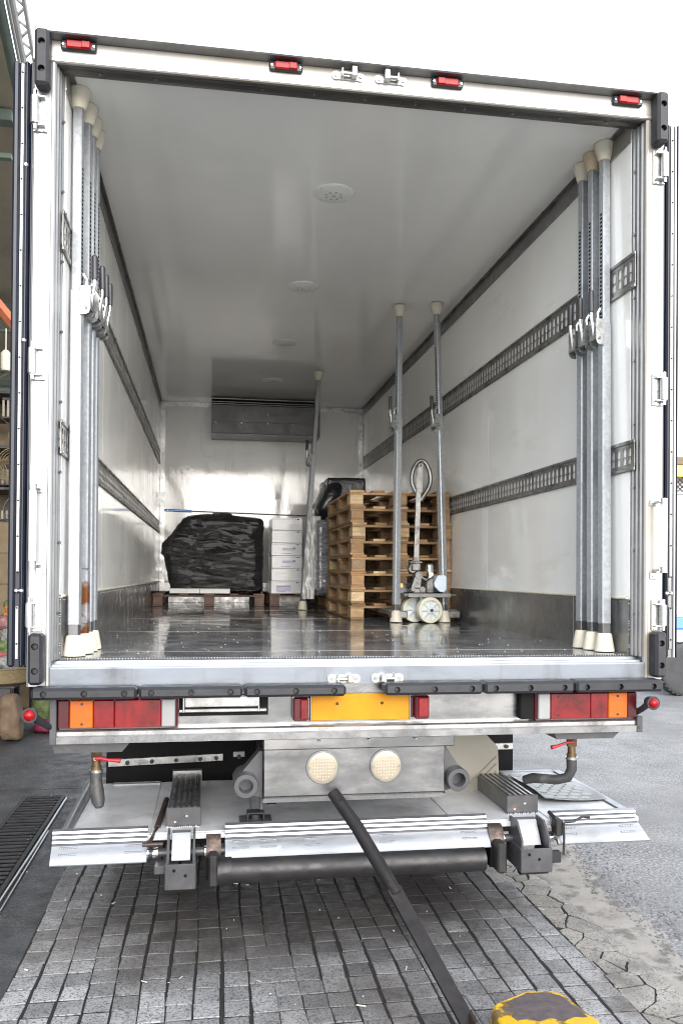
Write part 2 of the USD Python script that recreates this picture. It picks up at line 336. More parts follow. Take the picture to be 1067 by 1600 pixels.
def tag(prim, label=None, cat_=None, group=None, kind=None):
    for k, v in (("label", label), ("category", cat_), ("group", group), ("kind", kind)):
        if v:
            prim.SetCustomDataByKey(k, v)
    return prim


def thing(name, label, cat_, loc=(0, 0, 0), group=None, kind=None, mat=None):
    path = numbered("/World", name)
    x = UsdGeom.Xform.Define(stage, path)
    if mat is not None:
        x.AddTransformOp().Set(Gf.Matrix4d(*np.asarray(mat, float).T.ravel()))
    else:
        x.AddTranslateOp().Set(Gf.Vec3d(*map(float, loc)))
    tag(x.GetPrim(), label, cat_, group, kind)
    return path


def part(parent, name, mesh, m, smooth=32, label=None, kind=None, org=(0, 0, 0)):
    """A Mesh prim under parent. org: the parent's place, subtracted so that meshes may be written in world coordinates."""
    path = numbered(parent, name)
    if any(org):
        mesh = moved(mesh, -np.asarray(org, float))
    p = usdkit.mesh(stage, path, mesh, MATS[m], smooth=smooth)
    tag(p.GetPrim(), label, None, None, kind)
    return path


def solo(name, mesh, m, label, cat_, group=None, kind=None, smooth=32):
    path = numbered("/World", name)
    p = usdkit.mesh(stage, path, mesh, MATS[m], smooth=smooth)
    tag(p.GetPrim(), label, cat_, group, kind)
    return path


def copy_of(src, name, label, cat_, T, group=None):
    """Another Xform that references a built thing with all its parts."""
    path = numbered("/World", name)
    x = UsdGeom.Xform.Define(stage, path)
    x.GetPrim().GetReferences().AddInternalReference(src)
    x.GetPrim().SetInstanceable(True)
    x.ClearXformOpOrder()
    x.AddTransformOp(opSuffix="place").Set(Gf.Matrix4d(*np.asarray(T, float).T.ravel()))
    tag(x.GetPrim(), label, cat_, group)
    return path


def TR(loc, rz=0.0, up=None):
    """4x4 placing matrix: turn about z, then tip the z axis onto 'up', then move."""
    R = trimesh.transformations.rotation_matrix(rz, [0, 0, 1])
    if up is not None:
        up = np.asarray(up, float); up /= np.linalg.norm(up)
        A = trimesh.geometry.align_vectors([0, 0, 1], up)
        R = A @ R
    R = R.copy(); R[:3, 3] = loc
    return R


FL, ZC, HW, LEN = 1.18, 3.396, 1.131, 6.3      # cargo floor, ceiling, half width, depth
rng = random.Random(7)
nrng = np.random.default_rng(7)

# ================================================================== SETTING
g = cbox((-150, -120, -0.6), (150, 200, -0.045))
solo("ground", g, "bounce_concrete", "grey worn ground under the street and the truck", "ground", kind="structure")

# asphalt road right of the truck, with a crumbled edge
edge = []
for y in np.arange(-1.2, 3.01, 0.03):
    x = 1.20 + 0.06 * math.sin(y * 3.1 + 0.6) + 0.09 * (fbm(np.array([y * 6.0, 0.3, 0.7]), 3, 5) - 0.5)
    if y > 0.6:
        x += 0.26 * min(1, (y - 0.6) / 0.7) * (1.0 if y < 1.6 else max(0, 1 - (y - 1.6) / 0.5))
    edge.append((x, y))
road_poly = Polygon([(1.16, -4)] + [(1.16, -1.25)] + edge + [(1.3, 3.05), (1.3, 60), (60, 60), (60, -4)])
solo("road", prism(road_poly, "z", -0.04, 0.0), "asphalt", "pale grey asphalt road to the right of the truck with a crumbling edge", "road", kind="structure", smooth=False)
solo("left_pavement", cat(cbox((-12, -4, -0.04), (-1.288, 0.80, -0.002)), cbox((-12, 0.806, -0.04), (-1.288, 2.93, -0.004)), cbox((-12, 2.94, -0.04), (-1.15, 60, -0.003)), cbox((-1.28, 2.0, -0.04), (-1.15, 2.93, -0.004))), "old_concrete",
     "dark stained concrete pavement left of the stone setts", "pavement", kind="structure", smooth=False)
solo("kerb_mortar", prism(Polygon([(1.045, -1.3), (1.03, 1.6)] + [(e[0] + 0.05, e[1]) for e in edge[::-1] if -1.3 < e[1] < 1.75][:]), "z", -0.04, 0.0004), "mortar",
     "pale broken mortar strip between the stone setts and the asphalt", "pavement", kind="structure", smooth=False)

# stone setts, each a piece of its own
pav = numbered("/World", "sett_pavement")
px = UsdGeom.Xform.Define(stage, pav)
tag(px.GetPrim(), "grey square stone setts in straight rows behind the truck", "pavement", None, "structure")
part(pav, "joint_bed", cbox((-1.288, -1.5, -0.04), (1.075, 1.95, -0.0008)), "joint_soil", smooth=False)
PX, PY, X0 = 0.0945, 0.1035, -1.284
setts = []
for i in range(23):
    xoff = 0.012 * (noise(np.array([i * 0.7, 0.1, 0.2]), 3) - 0.5)
    yoff = rng.uniform(-0.004, 0.004) + 0.0034 * i
    for j in range(-6, 19):
        y0 = j * PY + yoff
        x0 = X0 + i * PX + xoff + 0.006 * math.sin(j * 0.5 + i)
        if i > 21 and y0 > 0.72:
            continue
        ja, jb, jc = rng.uniform(0.0032, 0.0052), rng.uniform(0.0042, 0.0066), rng.uniform(0.0040, 0.0062)
        top = 0.0012 + rng.uniform(0, 0.0018) + 0.002 * fbm(np.array([x0 * 2, y0 * 2, 0.5]), 2, 9)
        lo = (x0 + ja, y0 + jb * 0.8, -0.03); hi = (x0 + PX - ja * 0.9, y0 + PY - jc * 0.7, top)
        m = cbox(lo, hi, rng.uniform(0.0014, 0.0024))
        v = np.array(m.vertices); c = v.mean(0); a = rng.uniform(-0.025, 0.025)
        d = v - c; v = c + np.stack([d[:, 0] * math.cos(a) - d[:, 1] * math.sin(a), d[:, 0] * math.sin(a) + d[:, 1] * math.cos(a), d[:, 2]], 1)
        v[:, 2] += (v[:, 0] - c[0]) * rng.uniform(-0.01, 0.01) + (v[:, 1] - c[1]) * rng.uniform(-0.01, 0.01)
        v[:, :2] += nrng.normal(0, 0.0012, (len(v), 2))
        m = trimesh.Trimesh(v, m.faces, process=False)
        dist = math.hypot(c[0] + 0.582, c[1] + 3.1765)
        setts.append((dist, (c[1] < -0.56) or c[1] > 1.45, m))
vis = sorted([s for s in setts if not s[1]], key=lambda s: s[0])
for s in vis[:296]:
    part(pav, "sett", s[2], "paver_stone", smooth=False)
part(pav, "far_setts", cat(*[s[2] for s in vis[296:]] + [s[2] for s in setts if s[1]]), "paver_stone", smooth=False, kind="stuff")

# cracked slabs between the setts and the mortar
pts = []
for _ in range(60):
    pts.append((rng.uniform(0.84, 1.16), rng.uniform(-0.75, 1.25)))
vd = voronoi_diagram(MultiPoint(pts), envelope=sbox(0.5, -1.2, 1.6, 1.6))
for cell in vd.geoms:
    clip = Polygon([(0.888, -0.8), (0.888, 0.72), (0.80, 0.74), (0.80, 1.3), (1.17, 1.3), (1.06, 0.75), (1.06, 0.45), (1.10, 0.1), (1.14, -0.8)])
    q = cell.intersection(clip).buffer(-rng.uniform(0.003, 0.007)).simplify(0.004)
    if q.is_empty or q.geom_type != "Polygon" or q.area < 0.0012:
        continue
    top = rng.uniform(0.0012, 0.0055)
    q = Polygon([(x + 0.010 * (fbm(np.array([x * 40, y * 40, 0.0]), 2, 61) - 0.5), y + 0.010 * (fbm(np.array([x * 40, y * 40, 9.0]), 2, 62) - 0.5)) for x, y in q.segmentize(0.012).exterior.coords[:-1]]).buffer(0)
    if q.is_empty or q.geom_type != "Polygon":
        continue
    m = prism(q, "z", -0.03, top)
    v = np.array(m.vertices); cc = v.mean(0); v[:, 2] += (v[:, 0] - cc[0]) * rng.uniform(-0.02, 0.02) + (v[:, 1] - cc[1]) * rng.uniform(-0.02, 0.02)
    part(pav, "cracked_slab", trimesh.Trimesh(v, m.faces, process=False), "cracked_stone", smooth=False)

# loose stones along the crumbled asphalt edge
peb = []
ico = trimesh.creation.icosphere(subdivisions=1, radius=1.0)
for _ in range(1300):
    k = rng.randrange(20, 100)
    ex, ey = edge[k]
    x = ex - 0.02 + abs(rng.gauss(0, 0.17)); y = ey + rng.uniform(-0.03, 0.03)
    s = rng.uniform(0.0015, 0.0052) * (1.6 if rng.random() < 0.05 else 1)
    v = ico.vertices * (1 + 0.35 * nrng.normal(0, 0.5, (len(ico.vertices), 1))) * np.array([s * rng.uniform(0.8, 1.5), s * rng.uniform(0.8, 1.5), s * 0.7]) + (x, y, s * 0.2)
    peb.append(trimesh.Trimesh(v, ico.faces, process=False))
solo("gravel", cat(*peb), "pebble", "loose grey gravel along the crumbled asphalt edge", "gravel", kind="stuff", smooth=False)
lit = []
for _ in range(55):
    x, y = (rng.uniform(-1.3, 1.05), rng.uniform(-0.45, 1.2)) if rng.random() < 0.8 else (rng.uniform(-1.9, -1.3), rng.uniform(0.2, 3.5))
    L, w = (rng.uniform(0.012, 0.035), rng.uniform(0.003, 0.008)) if rng.random() < 0.3 else (rng.uniform(0.003, 0.009), rng.uniform(0.002, 0.005))
    m = cbox((-L / 2, -w / 2, 0), (L / 2, w / 2, rng.uniform(0.002, 0.006)), 0.001)
    m.apply_transform(TR((x, y, 0.005), rng.uniform(0, 3.1)))
    lit.append(m)
for _m in lit:
    _m.apply_translation((0, 0, 0.003))
solo("ground_litter", cat(*lit), "litter_paper", "small pale scraps and cigarette ends strewn over the stone setts", "litter", kind="stuff", smooth=False)

# drain grate and steel rods on the left pavement
gr = thing("drain_grate", "long black iron drain grate in the pavement left of the tail lift", "drain grate", (-1.65, 2.0, 0))
og = (-1.65, 2.0, 0)
part(gr, "pit", cbox((-1.775, 0.95, -0.003), (-1.535, 2.70, 0.001)), "black_void", org=og, smooth=False)
part(gr, "frame", cat(cbox((-1.79, 0.93, 0.0), (-1.765, 2.715, 0.010), 0.002), cbox((-1.545, 0.93, 0.0), (-1.52, 2.715, 0.010), 0.002), cbox((-1.765, 2.69, 0.0), (-1.545, 2.715, 0.010), 0.002)), "grate_iron", org=og)
for k in range(29):
    y = 0.97 + k * 0.06
    part(gr, "bar", cbox((-1.763, y, 0.0), (-1.547, y + 0.026, 0.012 + rng.uniform(-0.002, 0.002)), 0.004), "grate_iron", org=og)
solo("steel_rod", pipe([(-1.505, 0.75, 0.012), (-1.50, 1.6, 0.013), (-1.502, 2.62, 0.012)], 0.007, 8), "rod_steel", "thin bright steel rod beside the drain grate, the longer of two", "steel rod")
solo("steel_rod", pipe([(-1.478, 0.72, 0.008), (-1.486, 1.9, 0.009)], 0.005, 8), "rod_steel", "thin dull steel rod beside the drain grate, the shorter one", "steel rod")

# ================================================================== TRUCK
T = thing("box_truck", "white refrigerated box truck seen from its open rear doors with empty cargo bay", "truck")


def pt(name, mesh, m, **k):
    return part(T, name, mesh, m, **k)


# --- box: walls, ceiling, back, floor
for s, nm in ((-1, "left"), (1, "right")):
    segs = [0.09, 1.30, 2.55, 3.80, 5.05, 6.3] if s < 0 else [0.09, 1.9, 4.1, 6.3]
    w = pt("side_wall", cbox((s * 1.137, 0.09, 1.09), (s * 1.205, 6.45, 3.433)), "white_panel", smooth=False, label=f"{nm} white wall of the cargo box")
    for a, b in zip(segs[:-1], segs[1:]):
        part(w, "wall_panel", cbox((s * HW, a + 0.0012, 1.40), (s * 1.138, b - 0.0012, 3.392), 0.001), "white_panel", smooth=False)
    kn = [0.09, 0.62, 1.16, 1.7, 2.5, 3.4, 4.4, 5.35, 6.3]
    for a, b in zip(kn[:-1], kn[1:]):
        part(w, "kick_plate", cbox((s * (HW - 0.006), a + 0.001, FL - 0.004), (s * 1.136, b - 0.001, 1.408), 0.002), "kick_steel", smooth=False)
    part(w, "sealant_bead", cyl((s * (HW - 0.005), 0.1, 1.411), (s * (HW - 0.005), 6.29, 1.411), 0.005, 8), "cup_plastic")
    sc = [cyl((s * (HW - 0.006), y, 1.395), (s * (HW - 0.010), y, 1.395), 0.004, 8) for y in np.arange(0.15, 6.2, 0.11)]
    part(w, "rivet_row", cat(*sc), "aluminium", kind="stuff")
    # ceiling corner trim: an angle section
    tr = cat(cbox((s * (HW - 0.020), 0.09, ZC - 0.0035), (s * HW, 6.3, ZC - 0.0005)), cbox((s * (HW - 0.0035), 0.09, ZC - 0.085), (s * (HW - 0.0005), 6.3, ZC - 0.0035)))
    part(w, "corner_trim", tr, "dark_trim", smooth=False)
    part(w, "trim_edge", cat(cyl((s * (HW - 0.021), 0.09, ZC - 0.003), (s * (HW - 0.021), 6.3, ZC - 0.003), 0.003, 6), cyl((s * (HW - 0.003), 0.09, ZC - 0.087), (s * (HW - 0.003), 6.3, ZC - 0.087), 0.003, 6)), "aluminium")
    # cargo tracks with slots
    for z0, z1 in ((2.700, 2.826), (1.947, 2.052)):
        for ya, yb in ((0.045, 0.30), (0.345, 6.22)):
            h = z1 - z0
            P = sbox(ya, z0, yb, z1)
            holes = []
            k = 0
            y = ya + 0.035
            while y < yb - 0.03:
                for q, (c, hh) in enumerate(((0.66, 0.17), (0.32, 0.14))):
                    zc_ = z0 + h * c
                    holes.append(Polygon([(y - 0.013, zc_ - h * hh), (y + 0.013, zc_ - h * hh), (y + 0.015, zc_), (y + 0.011, zc_ + h * hh), (y - 0.011, zc_ + h * hh), (y - 0.015, zc_)]))
                y += 0.0495
            face = Polygon(P.exterior.coords, [list(q.exterior.coords) for q in holes])
            pl = prism(face, "x", 0, 0.002)
            pl.apply_translation((s * (HW - 0.004) - 0.001, 0, 0))
            tr_ = part(w, "cargo_track", pl, "track_steel", smooth=False)
            part(tr_, "flange", cat(cbox((s * (HW - 0.010), ya, z0 - 0.012), (s * (HW - 0.0006), yb, z0 + 0.004), 0.003), cbox((s * (HW - 0.010), ya, z1 - 0.004), (s * (HW - 0.0006), yb, z1 + 0.012), 0.003)), "track_steel")
            bl = [cyl((s * (HW - 0.009), y, zz), (s * (HW - 0.014), y, zz), 0.005, 8) for y in np.arange(ya + 0.02, yb, 0.2) for zz in (z0 - 0.004, z1 + 0.004)]
            part(tr_, "bolt_row", cat(*bl), "aluminium", kind="stuff")
    # back corner post
    part(w, "corner_post", cat(cbox((s * (HW - 0.055), LEN - 0.004, 1.18), (s * HW, LEN - 0.001, ZC - 0.004)), cbox((s * (HW - 0.004), LEN - 0.06, 1.412), (s * (HW - 0.001), LEN - 0.004, ZC - 0.06))), "aluminium", smooth=False)

ce = pt("ceiling", cbox((-1.137, 0.09, ZC), (1.137, 6.36, 3.43)), "ceiling_panel", smooth=False)
bw = pt("front_wall", cbox((-1.137, LEN, 1.0), (1.137, 6.42, 3.395)), "back_panel", smooth=False, label="glossy white front wall at the far end of the cargo box")
part(bw, "top_trim", cbox((-1.075, LEN - 0.005, ZC - 0.055), (1.075, LEN - 0.001, ZC - 0.002)), "aluminium", smooth=False)
part(bw, "kick_plate", cbox((-1.12, LEN - 0.006, FL), (1.12, LEN - 0.001, 1.40), 0.002), "aluminium", smooth=False)
for x0, x1 in ((-0.64, -0.53), (0.47, 0.60)):
    part(bw, "cover_plate", cbox((x0, LEN - 0.006, 2.80), (x1, LEN - 0.001, 2.93), 0.002), "back_panel", smooth=False)
# ceiling lamps
for y in (0.962, 2.343, 3.715, 5.09):
    c0 = (0.009, y, ZC)
    lp = part(ce, "ceiling_lamp", lathe([(0, -0.016), (0.055, -0.014), (0.062, -0.010), (0.070, -0.010), (0.094, -0.008), (0.101, -0.003), (0.101, 0.0), (0, 0.0)], 48, c0), "lamp_plastic")
    dots = [cyl((c0[0] + 0.038 * math.cos(a), y + 0.038 * math.sin(a), ZC - 0.0150), (c0[0] + 0.038 * math.cos(a), y + 0.038 * math.sin(a), ZC - 0.0165), 0.008, 10) for a in np.arange(8) * math.pi / 4 + 0.2]
    dots += [cyl((c0[0], y, ZC - 0.0155), (c0[0], y, ZC - 0.018), 0.012, 12)]
    dots += [cyl((c0[0] + 0.088 * math.cos(a), y + 0.088 * math.sin(a), ZC - 0.007), (c0[0] + 0.088 * math.cos(a), y + 0.088 * math.sin(a), ZC - 0.0095), 0.004, 8) for a in np.arange(4) * math.pi / 2 + 0.7]
    # third nesting level is not allowed, so the studs join the lamp's part list beside it
    part(ce, "lamp_studs", cat(*dots), "lamp_stud", kind="stuff")

fl = pt("cargo_floor", cbox((-1.13, 0.085, 1.0), (1.13, 6.3, 1.172)), "black_void", smooth=False)
ys = [0.086, 0.34, 1.57, 2.95, 4.3, 5.6, 6.3]
for a, b in zip(ys[:-1], ys[1:]):
    part(fl, "floor_plate", cbox((-1.128, a + 0.0015, 1.165), (1.128, b - 0.0015, FL), 0.001), "wet_floor", smooth=False)
    part(fl, "weld_seam", cbox((-1.128, b - 0.0045, FL - 0.002), (1.128, b - 0.0005, FL + 0.0006)), "header_soffit", smooth=False)
crumbs = []
for _ in range(130):
    y = 0.2 + 2.6 * rng.random() ** 1.3; x = rng.uniform(-1.05, 1.05); s = rng.uniform(0.0007, 0.0022)
    crumbs.append(moved(trimesh.creation.box(extents=(s * 2.2, s * 2, s)), (x, y, FL + s / 2)))
crumbs.append(moved(trimesh.creation.box(extents=(0.12, 0.02, 0.002)), (0.63, 2.02, FL + 0.001)))
solo("floor_crumbs", cat(*crumbs), "litter_paper", "tiny white crumbs scattered on the wet cargo floor", "crumbs", kind="stuff", smooth=False)

# --- rear frame
post_prof = lambda s: Polygon([(s * 1.148, 0.004), (s * 1.153, -0.002), (s * 1.160, -0.002), (s * 1.165, 0.002), (s * 1.222, 0.002), (s * 1.230, 0.010), (s * 1.230, 0.088), (s * 1.160, 0.088), (s * 1.160, 0.018), (s * 1.148, 0.018)])
jamb_prof = lambda s: Polygon([(s * 1.1595, 0.0185), (s * 1.1595, 0.0885), (s * 1.132, 0.0885), (s * 1.132, 0.075), (s * 1.137, 0.07), (s * 1.137, 0.052), (s * 1.142, 0.047), (s * 1.142, 0.028), (s * 1.148, 0.023), (s * 1.148, 0.0185)])
for s, nm in ((-1, "left"), (1, "right")):
    po = pt("frame_post", prism(post_prof(s), "z", 1.087, 3.351), "frame_warm" if s > 0 else "frame_aluminium", smooth=20, label=f"{nm} aluminium post of the rear door frame")
    part(po, "jamb", prism(jamb_prof(s), "z", 1.177, 3.351), "jamb_aluminium", smooth=20)
    sc = [cyl((s * 1.134, 0.066, z), (s * 1.128, 0.062, z), 0.006, 8) for z in np.arange(1.35, 3.3, 0.26)]
    part(po, "screw_row", cat(*sc), "aluminium", kind="stuff")
    wb = [moved(trimesh.creation.icosphere(subdivisions=1, radius=0.004), (s * (1.133 - 0.003), 0.088 + rng.uniform(0, 0.02), z)) for z in np.arange(1.19, 1.42, 0.009)]
    part(po, "weld_bead", cat(*wb), "aluminium", kind="stuff")
hd = pt("frame_header", prism(Polygon([(0.0, 3.3535), (-0.004, 3.358), (-0.004, 3.368), (0.0, 3.373), (0.001, 3.433), (0.088, 3.433), (0.088, 3.362), (0.012, 3.362), (0.012, 3.3535)]), "x", -1.229, 1.229), "frame_warm", smooth=20)
part(hd, "soffit", prism(Polygon([(0.0125, 3.3615), (0.0885, 3.3615), (0.0885, 3.358), (0.06, 3.352), (0.045, 3.357), (0.02, 3.352), (0.0125, 3.352)]), "x", -1.147, 1.147), "header_soffit", smooth=15)
part(hd, "screw_row", cat(*[cyl((x, 0.05, 3.358), (x, 0.05, 3.351), 0.006, 8) for x in np.arange(-1.0, 1.1, 0.2)]), "aluminium", kind="stuff")
pt("roof", cbox((-1.214, -0.048, 3.434), (1.210, 6.45, 3.456), 0.004), "dull_aluminium")
sl = pt("frame_sill", prism(Polygon([(0.0, 1.085), (-0.003, 1.15), (0.0, 1.156), (0.012, 1.156), (0.016, 1.150), (0.026, 1.150), (0.030, 1.163), (0.048, 1.163), (0.052, 1.158), (0.064, 1.158), (0.068, 1.172), (0.084, 1.176), (0.084, 1.085)]), "x", -1.147, 1.147), "sill_aluminium", smooth=15)
part(sl, "weld_bead", cat(*[moved(trimesh.creation.icosphere(subdivisions=1, radius=rng.uniform(0.0025, 0.0042)), (x, 0.082 + rng.uniform(-0.003, 0.003), 1.178)) for x in np.arange(-1.1, 1.11, 0.011)]), "aluminium", kind="stuff")

# rubber corner buffers on the posts
for s in (-1, 1):
    for z0, z1 in ((3.237, 3.440), (1.100, 1.282)):
        up = z0 > 2
        m_ = cbox((1.166 if s > 0 else -1.214, -0.062, z0), (1.213 if s > 0 else -1.164, 0.001, z1), 0.010)
        hz = [(s * 1.1895, z0 + (z1 - z0) * f) for f in (0.27, 0.75)]
        bf = pt("corner_buffer", holed(m_, hz, 0.0125, -0.062, 0.024), "grey_rubber" if up else "rubber")
        for x, z in hz:
            part(bf, "bolt", cyl((x, -0.046, z), (x, -0.036, z), 0.0085, 6), "dark_steel")

# marker lamps on the header
for x0 in (-1.132, -0.378, 0.250, 0.998):
    ml = pt("marker_lamp", cbox((x0, -0.014, 3.397), (x0 + 0.126, -0.001, 3.432), 0.005), "grip_rubber")
    part(ml, "lens", cbox((x0 + 0.020, -0.024, 3.400), (x0 + 0.106, -0.013, 3.429), 0.004), "lens_bright_red")
    xr = x0 + 0.074 if x0 < 0 else x0 + 0.022
    part(ml, "reflector", cbox((xr, -0.027, 3.402), (xr + 0.03, -0.023, 3.427), 0.003), "lens_bright_red")
    for dx in (0.009, 0.117):
        part(ml, "screw", cyl((x0 + dx, -0.013, 3.4145), (x0 + dx, -0.017, 3.4145), 0.004, 10), "chrome")


def keeper(x0, z0, flip):
    a, b = x0, x0 + 0.120
    k = pt("latch_keeper", cat(cbox((a + 0.012, -0.006, z0), (b - 0.012, 0.001, z0 + 0.032), 0.002), cyl((a + 0.014, 0.0005, z0 + 0.016), (a + 0.014, -0.0072, z0 + 0.016), 0.017, 18), cyl((b - 0.014, 0.0005, z0 + 0.016), (b - 0.014, -0.0072, z0 + 0.016), 0.017, 18)), "bracket_zinc")
    xs = (a + 0.040, b - 0.040)
    part(k, "bar", cyl((a + 0.030, -0.022, z0 + 0.016), (b - 0.030, -0.022, z0 + 0.016), 0.0075, 12), "bracket_zinc")
    big, small = (b - 0.050, a + 0.032) if not flip else (a + 0.030, b - 0.038)
    part(k, "hook_block", cbox((big, -0.034, z0 + 0.003), (big + 0.024, -0.004, z0 + (0.045 if z0 > 2 else 0.032)), 0.004), "bracket_zinc")
    part(k, "hook_block", cbox((small, -0.030, z0 + 0.004), (small + 0.008, -0.004, z0 + 0.034), 0.002), "bracket_zinc")
    for xx_ in (a + 0.012, b - 0.012):
        part(k, "bolt", cyl((xx_, -0.0068, z0 + 0.016), (xx_, -0.0115, z0 + 0.016), 0.008, 6), "dull_aluminium")


keeper(-0.137, 3.390, False); keeper(0.030, 3.391, True)
keeper(-0.135, 1.088, False); keeper(0.033, 1.089, True)

# hinges and grab handles
for s in (-1, 1):
    for z0, z1 in ((3.092, 3.230), (2.192, 2.322), (1.285, 1.408)):
        xa, xb = s * 1.180, s * 1.216
        h = pt("door_hinge", cat(cbox((s * 1.176, -0.006, z0), (s * 1.226, 0.002, z1), 0.002), cbox((s * 1.182, -0.026, z1 - 0.022), (s * 1.226, -0.004, z1 - 0.014), 0.002), cbox((s * 1.182, -0.026, z0 + 0.014), (s * 1.226, -0.004, z0 + 0.022), 0.002)), "bracket_zinc")
        part(h, "knuckle", cyl((s * 1.216, -0.024, z0 + 0.020), (s * 1.216, -0.024, z1 - 0.020), 0.0145, 18), "bracket_zinc")
        part(h, "pin", cyl((s * 1.216, -0.024, z0), (s * 1.216, -0.024, z1 + 0.002), 0.0075, 12), "chrome")
        for z in (z0 + 0.008, z1 - 0.008, (z0 + z1) / 2):
            part(h, "bolt", cyl((s * 1.188, -0.004, z), (s * 1.188, -0.010, z), 0.006, 6), "chrome")
    x = s * 1.203
    gh = pt("grab_handle", cyl((x, -0.05, 1.528), (x, -0.05, 1.802), 0.0125, 16), "lamp_plastic")
    for z in (1.528, 1.802):
        part(gh, "end_cap", cyl((x, -0.05, z - 0.012), (x, -0.05, z + 0.012), 0.0142, 16), "bracket_zinc")
        d = -0.022 if z < 1.6 else 0.0
        part(gh, "foot", cat(cbox((x - 0.020 * (1 if s > 0 else 0.2), -0.05, z - 0.004), (x + 0.020 * (0.2 if s > 0 else 1), 0.0, z + 0.004), 0.001), cbox((s * 1.170, -0.005, z - 0.016 + d), (s * 1.200, 0.001, z + 0.012 + d), 0.002), cyl((s * 1.184, -0.004, z - 0.003 + d), (s * 1.184, -0.010, z - 0.003 + d), 0.006, 6)), "bracket_zinc")

# open doors folded back along the sides
for s in (-1, 1):
    y0 = 0.022 if s < 0 else 0.072
    xi, xo, zb, zt = (1.229, 1.302, 1.155, 3.362) if s < 0 else (1.262, 1.330, 1.165, 3.385)
    d = pt("rear_door", cbox((s * (xi + 0.004), y0 + 0.03, zb + 0.004), (s * (xo - 0.004), y0 + 1.16, zt - 0.004), 0.004), "door_white", label=("left" if s < 0 else "right") + " rear door swung open along the side of the truck")
    def vs(nm, a, b, ya, r, m_, za=zb, zz=zt):
        part(d, nm, cbox((s * a, ya, za), (s * b, y0 + 0.032, zz), r), m_)
    if s < 0:
        vs("rubber_seal", 1.229, 1.2435, y0 + 0.002, 0.006, "navy_gasket"); vs("rubber_seal", 1.2445, 1.2615, y0 - 0.004, 0.007, "navy_gasket")
        vs("rubber_seal", 1.277, 1.303, y0, 0.008, "navy_gasket"); vs("seal_web", 1.2605, 1.278, y0 + 0.010, 0.001, "navy_gasket")
        vs("edge_strip", 1.2645, 1.2745, y0 + 0.004, 0.001, "frame_aluminium", 1.50, zt - 0.01)
        vs("edge_strip", 1.2645, 1.2745, y0 + 0.004, 0.001, "frame_aluminium", 1.185, 1.375)
        rv, bt = 1.2695, (1.271, 1.2535)
    else:
        vs("rubber_seal", 1.262, 1.278, y0 + 0.004, 0.007, "navy_gasket"); vs("rubber_seal", 1.279, 1.296, y0 - 0.002, 0.007, "navy_gasket")
        vs("seal_web", 1.295, 1.318, y0 + 0.012, 0.001, "dull_aluminium"); vs("edge_strip", 1.2985, 1.314, y0 + 0.004, 0.002, "dull_aluminium", 1.50, zt)
        vs("edge_strip", 1.2985, 1.314, y0 + 0.004, 0.002, "dull_aluminium", 1.20, 1.375)
        vs("edge_strip", 1.3165, 1.327, y0 + 0.002, 0.003, "frame_aluminium"); vs("rubber_seal", 1.328, 1.333, y0, 0.002, "navy_gasket")
        rv, bt = 1.3065, (1.307, 1.287)
    part(d, "rivet_row", cat(*[moved(trimesh.creation.icosphere(subdivisions=1, radius=0.0035), (s * rv, y0 + 0.003, z)) for z in np.arange(1.24, zt, 0.13)]), "dark_steel", kind="stuff")
    for b_ in bt:
        part(d, "bolt", lathe([(0, 0.006), (0.005, 0.005), (0.009, 0.0), (0, 0)], 14).apply_transform(trimesh.transformations.rotation_matrix(math.pi / 2, [1, 0, 0])).apply_translation((s * b_, y0 - 0.001, 1.432)), "chrome")
    if s < 0:
        part(d, "bolt", lathe([(0, 0.006), (0.005, 0.005), (0.009, 0.0), (0, 0)], 14).apply_transform(trimesh.transformations.rotation_matrix(math.pi / 2, [1, 0, 0])).apply_translation((s * 1.2535, y0 - 0.004, 2.98)), "chrome")
        part(d, "bolt", lathe([(0, 0.006), (0.005, 0.005), (0.009, 0.0), (0, 0)], 14).apply_transform(trimesh.transformations.rotation_matrix(math.pi / 2, [1, 0, 0])).apply_translation((s * 1.2535, y0 - 0.004, 2.34)), "chrome")

# --- bumper rubbers, rear panel, lamps, plate
for a, b in ((-1.197, -0.834), (-0.828, -0.459), (-0.453, -0.079), (0.067, 0.448), (0.453, 0.815), (0.820, 1.184)):
    zt = 1.092 + 0.004 * (a > 0)
    hz = [(a + (b - a) * (0.12 + 0.38 * k), 1.071) for k in range(3)]
    rb = pt("bumper_rubber", holed(cbox((a, -0.092, 1.050), (b, -0.006, zt), 0.010), hz, 0.0115, -0.092, 0.020), "rubber")
    for x, z in hz:
        part(rb, "bolt", cyl((x, -0.078, z), (x, -0.070, z), 0.0075, 6), "dark_steel")
rp = pt("rear_panel", cbox((-1.140, 0.022, 0.925), (1.110, 0.040, 1.088)), "stainless", smooth=False)
part(rp, "ledge", prism(Polygon([(0.021, 0.884), (-0.030, 0.884), (-0.032, 0.908), (-0.022, 0.912), (-0.022, 0.9255), (-0.014, 0.931), (0.021, 0.931)]), "x", -1.118, 1.100), "aluminium", smooth=15)
for x in (-1.142, 1.101):
    part(rp, "end_cap", cat(cbox((x, -0.034, 0.882), (x + 0.024, 0.04, 1.045 if x < 0 else 0.945), 0.002), cyl((x + 0.012, -0.034, 0.900), (x + 0.012, -0.038, 0.900), 0.005, 8)), "grey_paint_steel")
part(rp, "step_recess", cbox((-0.690, 0.012, 0.970), (-0.360, 0.0215, 1.047)), "black_void", smooth=False)
part(rp, "step_bar", cat(cbox((-0.668, -0.012, 1.006), (-0.392, 0.011, 1.046), 0.003), cbox((-0.690, -0.008, 0.985), (-0.365, 0.011, 0.999), 0.003), cbox((-0.400, -0.010, 0.985), (-0.392, 0.011, 1.045), 0.002), cbox((-0.676, -0.010, 0.985), (-0.668, 0.011, 1.045), 0.002)), "aluminium")
